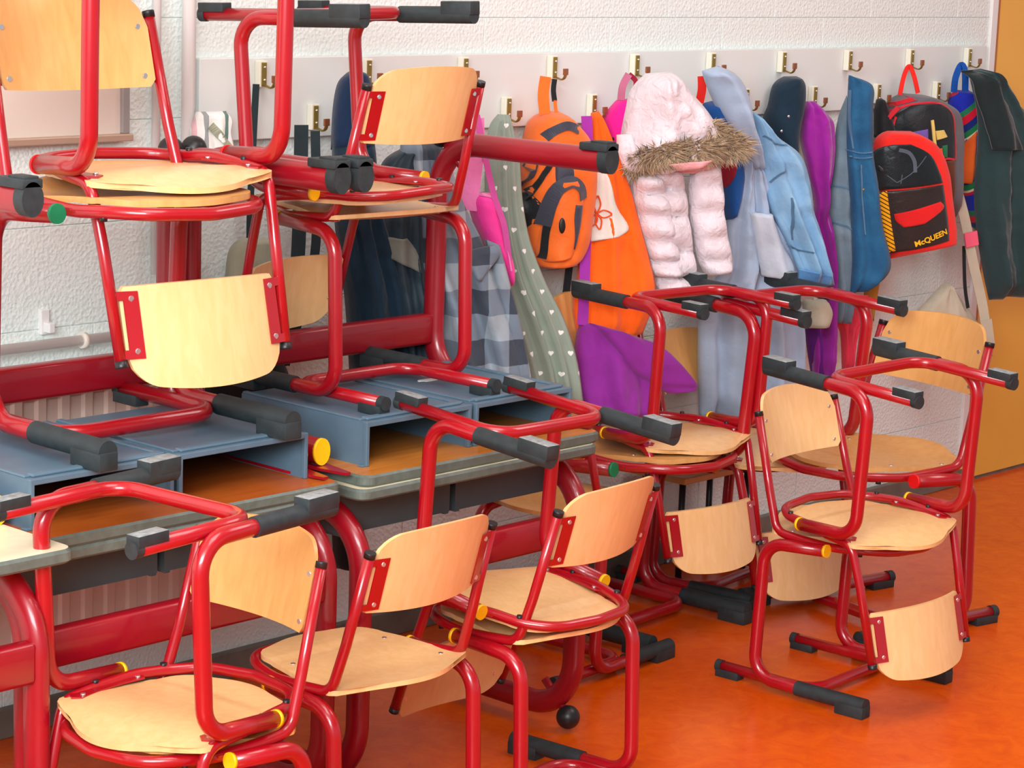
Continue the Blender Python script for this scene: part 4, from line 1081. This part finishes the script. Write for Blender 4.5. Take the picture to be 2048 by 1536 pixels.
ribbon(P_, 'emblem_line', 'emblem', [-29, 135, 11, 106, 48, 61], w=0.0022, parent=R_, drape=D_)
ribbon(P_, 'emblem_line', 'emblem', [-17, 113, -19, 138], w=0.0022, parent=R_, drape=D_)
words(P_, 'lettering', 'emblem', '100%', -69, 101, -13, 91, 0.016, D_, R_, 0.02)
words(P_, 'lettering', 'yprint', 'McQUEEN', 34, 310, 130, 274, 0.021, D_, R_, 0.03)
P_ = Sheet((1.7695, -0.0700, 1.2792), 28, 0)
R_ = empty('multicolour_bag', 'bag with blue, green and red stripes beside the dark coat', 'bag')
B_ = sheet(P_, 'bag_body', 'multi', [-11, 71, -34, 100, -16, 171, 8, 243, 8, 300, 38, 387, 66, 460], [32, 71, 60, 99, 76, 170, 85, 242, 89, 329, 93, 416, 110, 489], th=0.05, seed=35, parent=R_)
D_ = bvh(B_)
Q_ = sheet(P_, 'orange_pocket', 'opatch', [-3, 232, -14, 281, 5, 335], [38, 183, 43, 281, 37, 335], drape=D_, th=0.008, wr=0, parent=R_)
knob(P_, 'dot', 'bluew', 15, 212, 0.004, parent=R_, drape=D_)
knob(P_, 'dot', 'bluew', 1, 244, 0.004, parent=R_, drape=D_)
knob(P_, 'dot', 'bluew', 27, 246, 0.004, parent=R_, drape=D_)
knob(P_, 'dot', 'bluew', 5, 294, 0.004, parent=R_, drape=D_)
knob(P_, 'dot', 'bluew', 20, 312, 0.004, parent=R_, drape=D_)
ribbon(P_, 'loop_handle', 'bluew', [-28, 76, -26, 35, -11, 0, 3, 20, 8, 75], w=0.02, parent=R_, d=0.02)
P_ = Sheet((1.7515, -0.1200, 1.2713), 22, 3)
R_ = empty('dark_coat', 'dark green-black wool coat on the rightmost hook', 'coat')
B_ = sheet(P_, 'coat_body', 'coat', [-7, 3, 0, 38, 25, 130, 29, 229, 22, 343, 34, 443, 56, 544, 90, 661], [29, -2, 97, 33, 146, 90, 201, 144, 242, 273, 256, 418, 263, 550, 268, 647], th=0.07, fold=(2.5, 0.005, 0.014), seed=36, wr=0.006, parent=R_)
D_ = bvh(B_)
Q_ = sheet(P_, 'collar', 'coatd', [-44, 5, -22, 58, 15, 142, 45, 226], [-8, 2, 50, 51, 91, 121, 132, 227], drape=D_, th=0.014, wr=0.003, parent=R_)
P_ = Sheet((1.7006, -0.1300, 0.9380), 30, 0)
R_ = empty('beige_bag', 'beige canvas bag on a wide strap with pink buckle, hanging low', 'bag')
B_ = sheet(P_, 'bag_body', 'beige', [-21, 274, -69, 320, -115, 377, -127, 467], [-9, 273, 51, 339, 107, 405, 153, 490], th=0.04, fold=(2, 0.002, 0.005), seed=37, parent=R_)
ribbon(P_, 'strap', 'beige', [-29, -9, 7, 87, 40, 202, 82, 332, 109, 449], w=0.03, parent=R_, d=0.045)
ribbon(P_, 'strap_pad', 'beige', [94, 375, 110, 448], w=0.036, parent=R_, d=0.05)
ribbon(P_, 'buckle', 'pinkb', [23, 121, 32, 161], w=0.04, th=0.006, parent=R_, d=0.05)
ribbon(P_, 'slack_strap', 'blackc', [12, 162, 24, 274, 39, 341], w=0.01, parent=R_, d=0.04)
P_ = Sheet((-0.5824, -0.0600, 0.3595), 30, 0)
R_ = empty('black_rucksack', 'black rucksack in shadow low on the wall behind the tables', 'bag')
B_ = sheet(P_, 'bag_body', 'blackc', [-35, -47, -40, 44, -33, 154], [28, -44, 33, 47, 29, 157], th=0.06, seed=41, parent=R_)

# put every hanging thing's empty at the top of the thing itself
for o in list(bpy.data.objects):
    if o.type == 'EMPTY' and o.parent is None and o.location.length < 1e-6 and o.children:
        vs = [c.data.vertices[i].co for c in o.children if c.type == 'MESH' for i in range(0, len(c.data.vertices), 7)]
        if not vs: continue
        p = Vector((sum(v.x for v in vs) / len(vs), sum(v.y for v in vs) / len(vs), max(v.z for v in vs)))
        o.location = p
        for c in o.children: c.location = -p
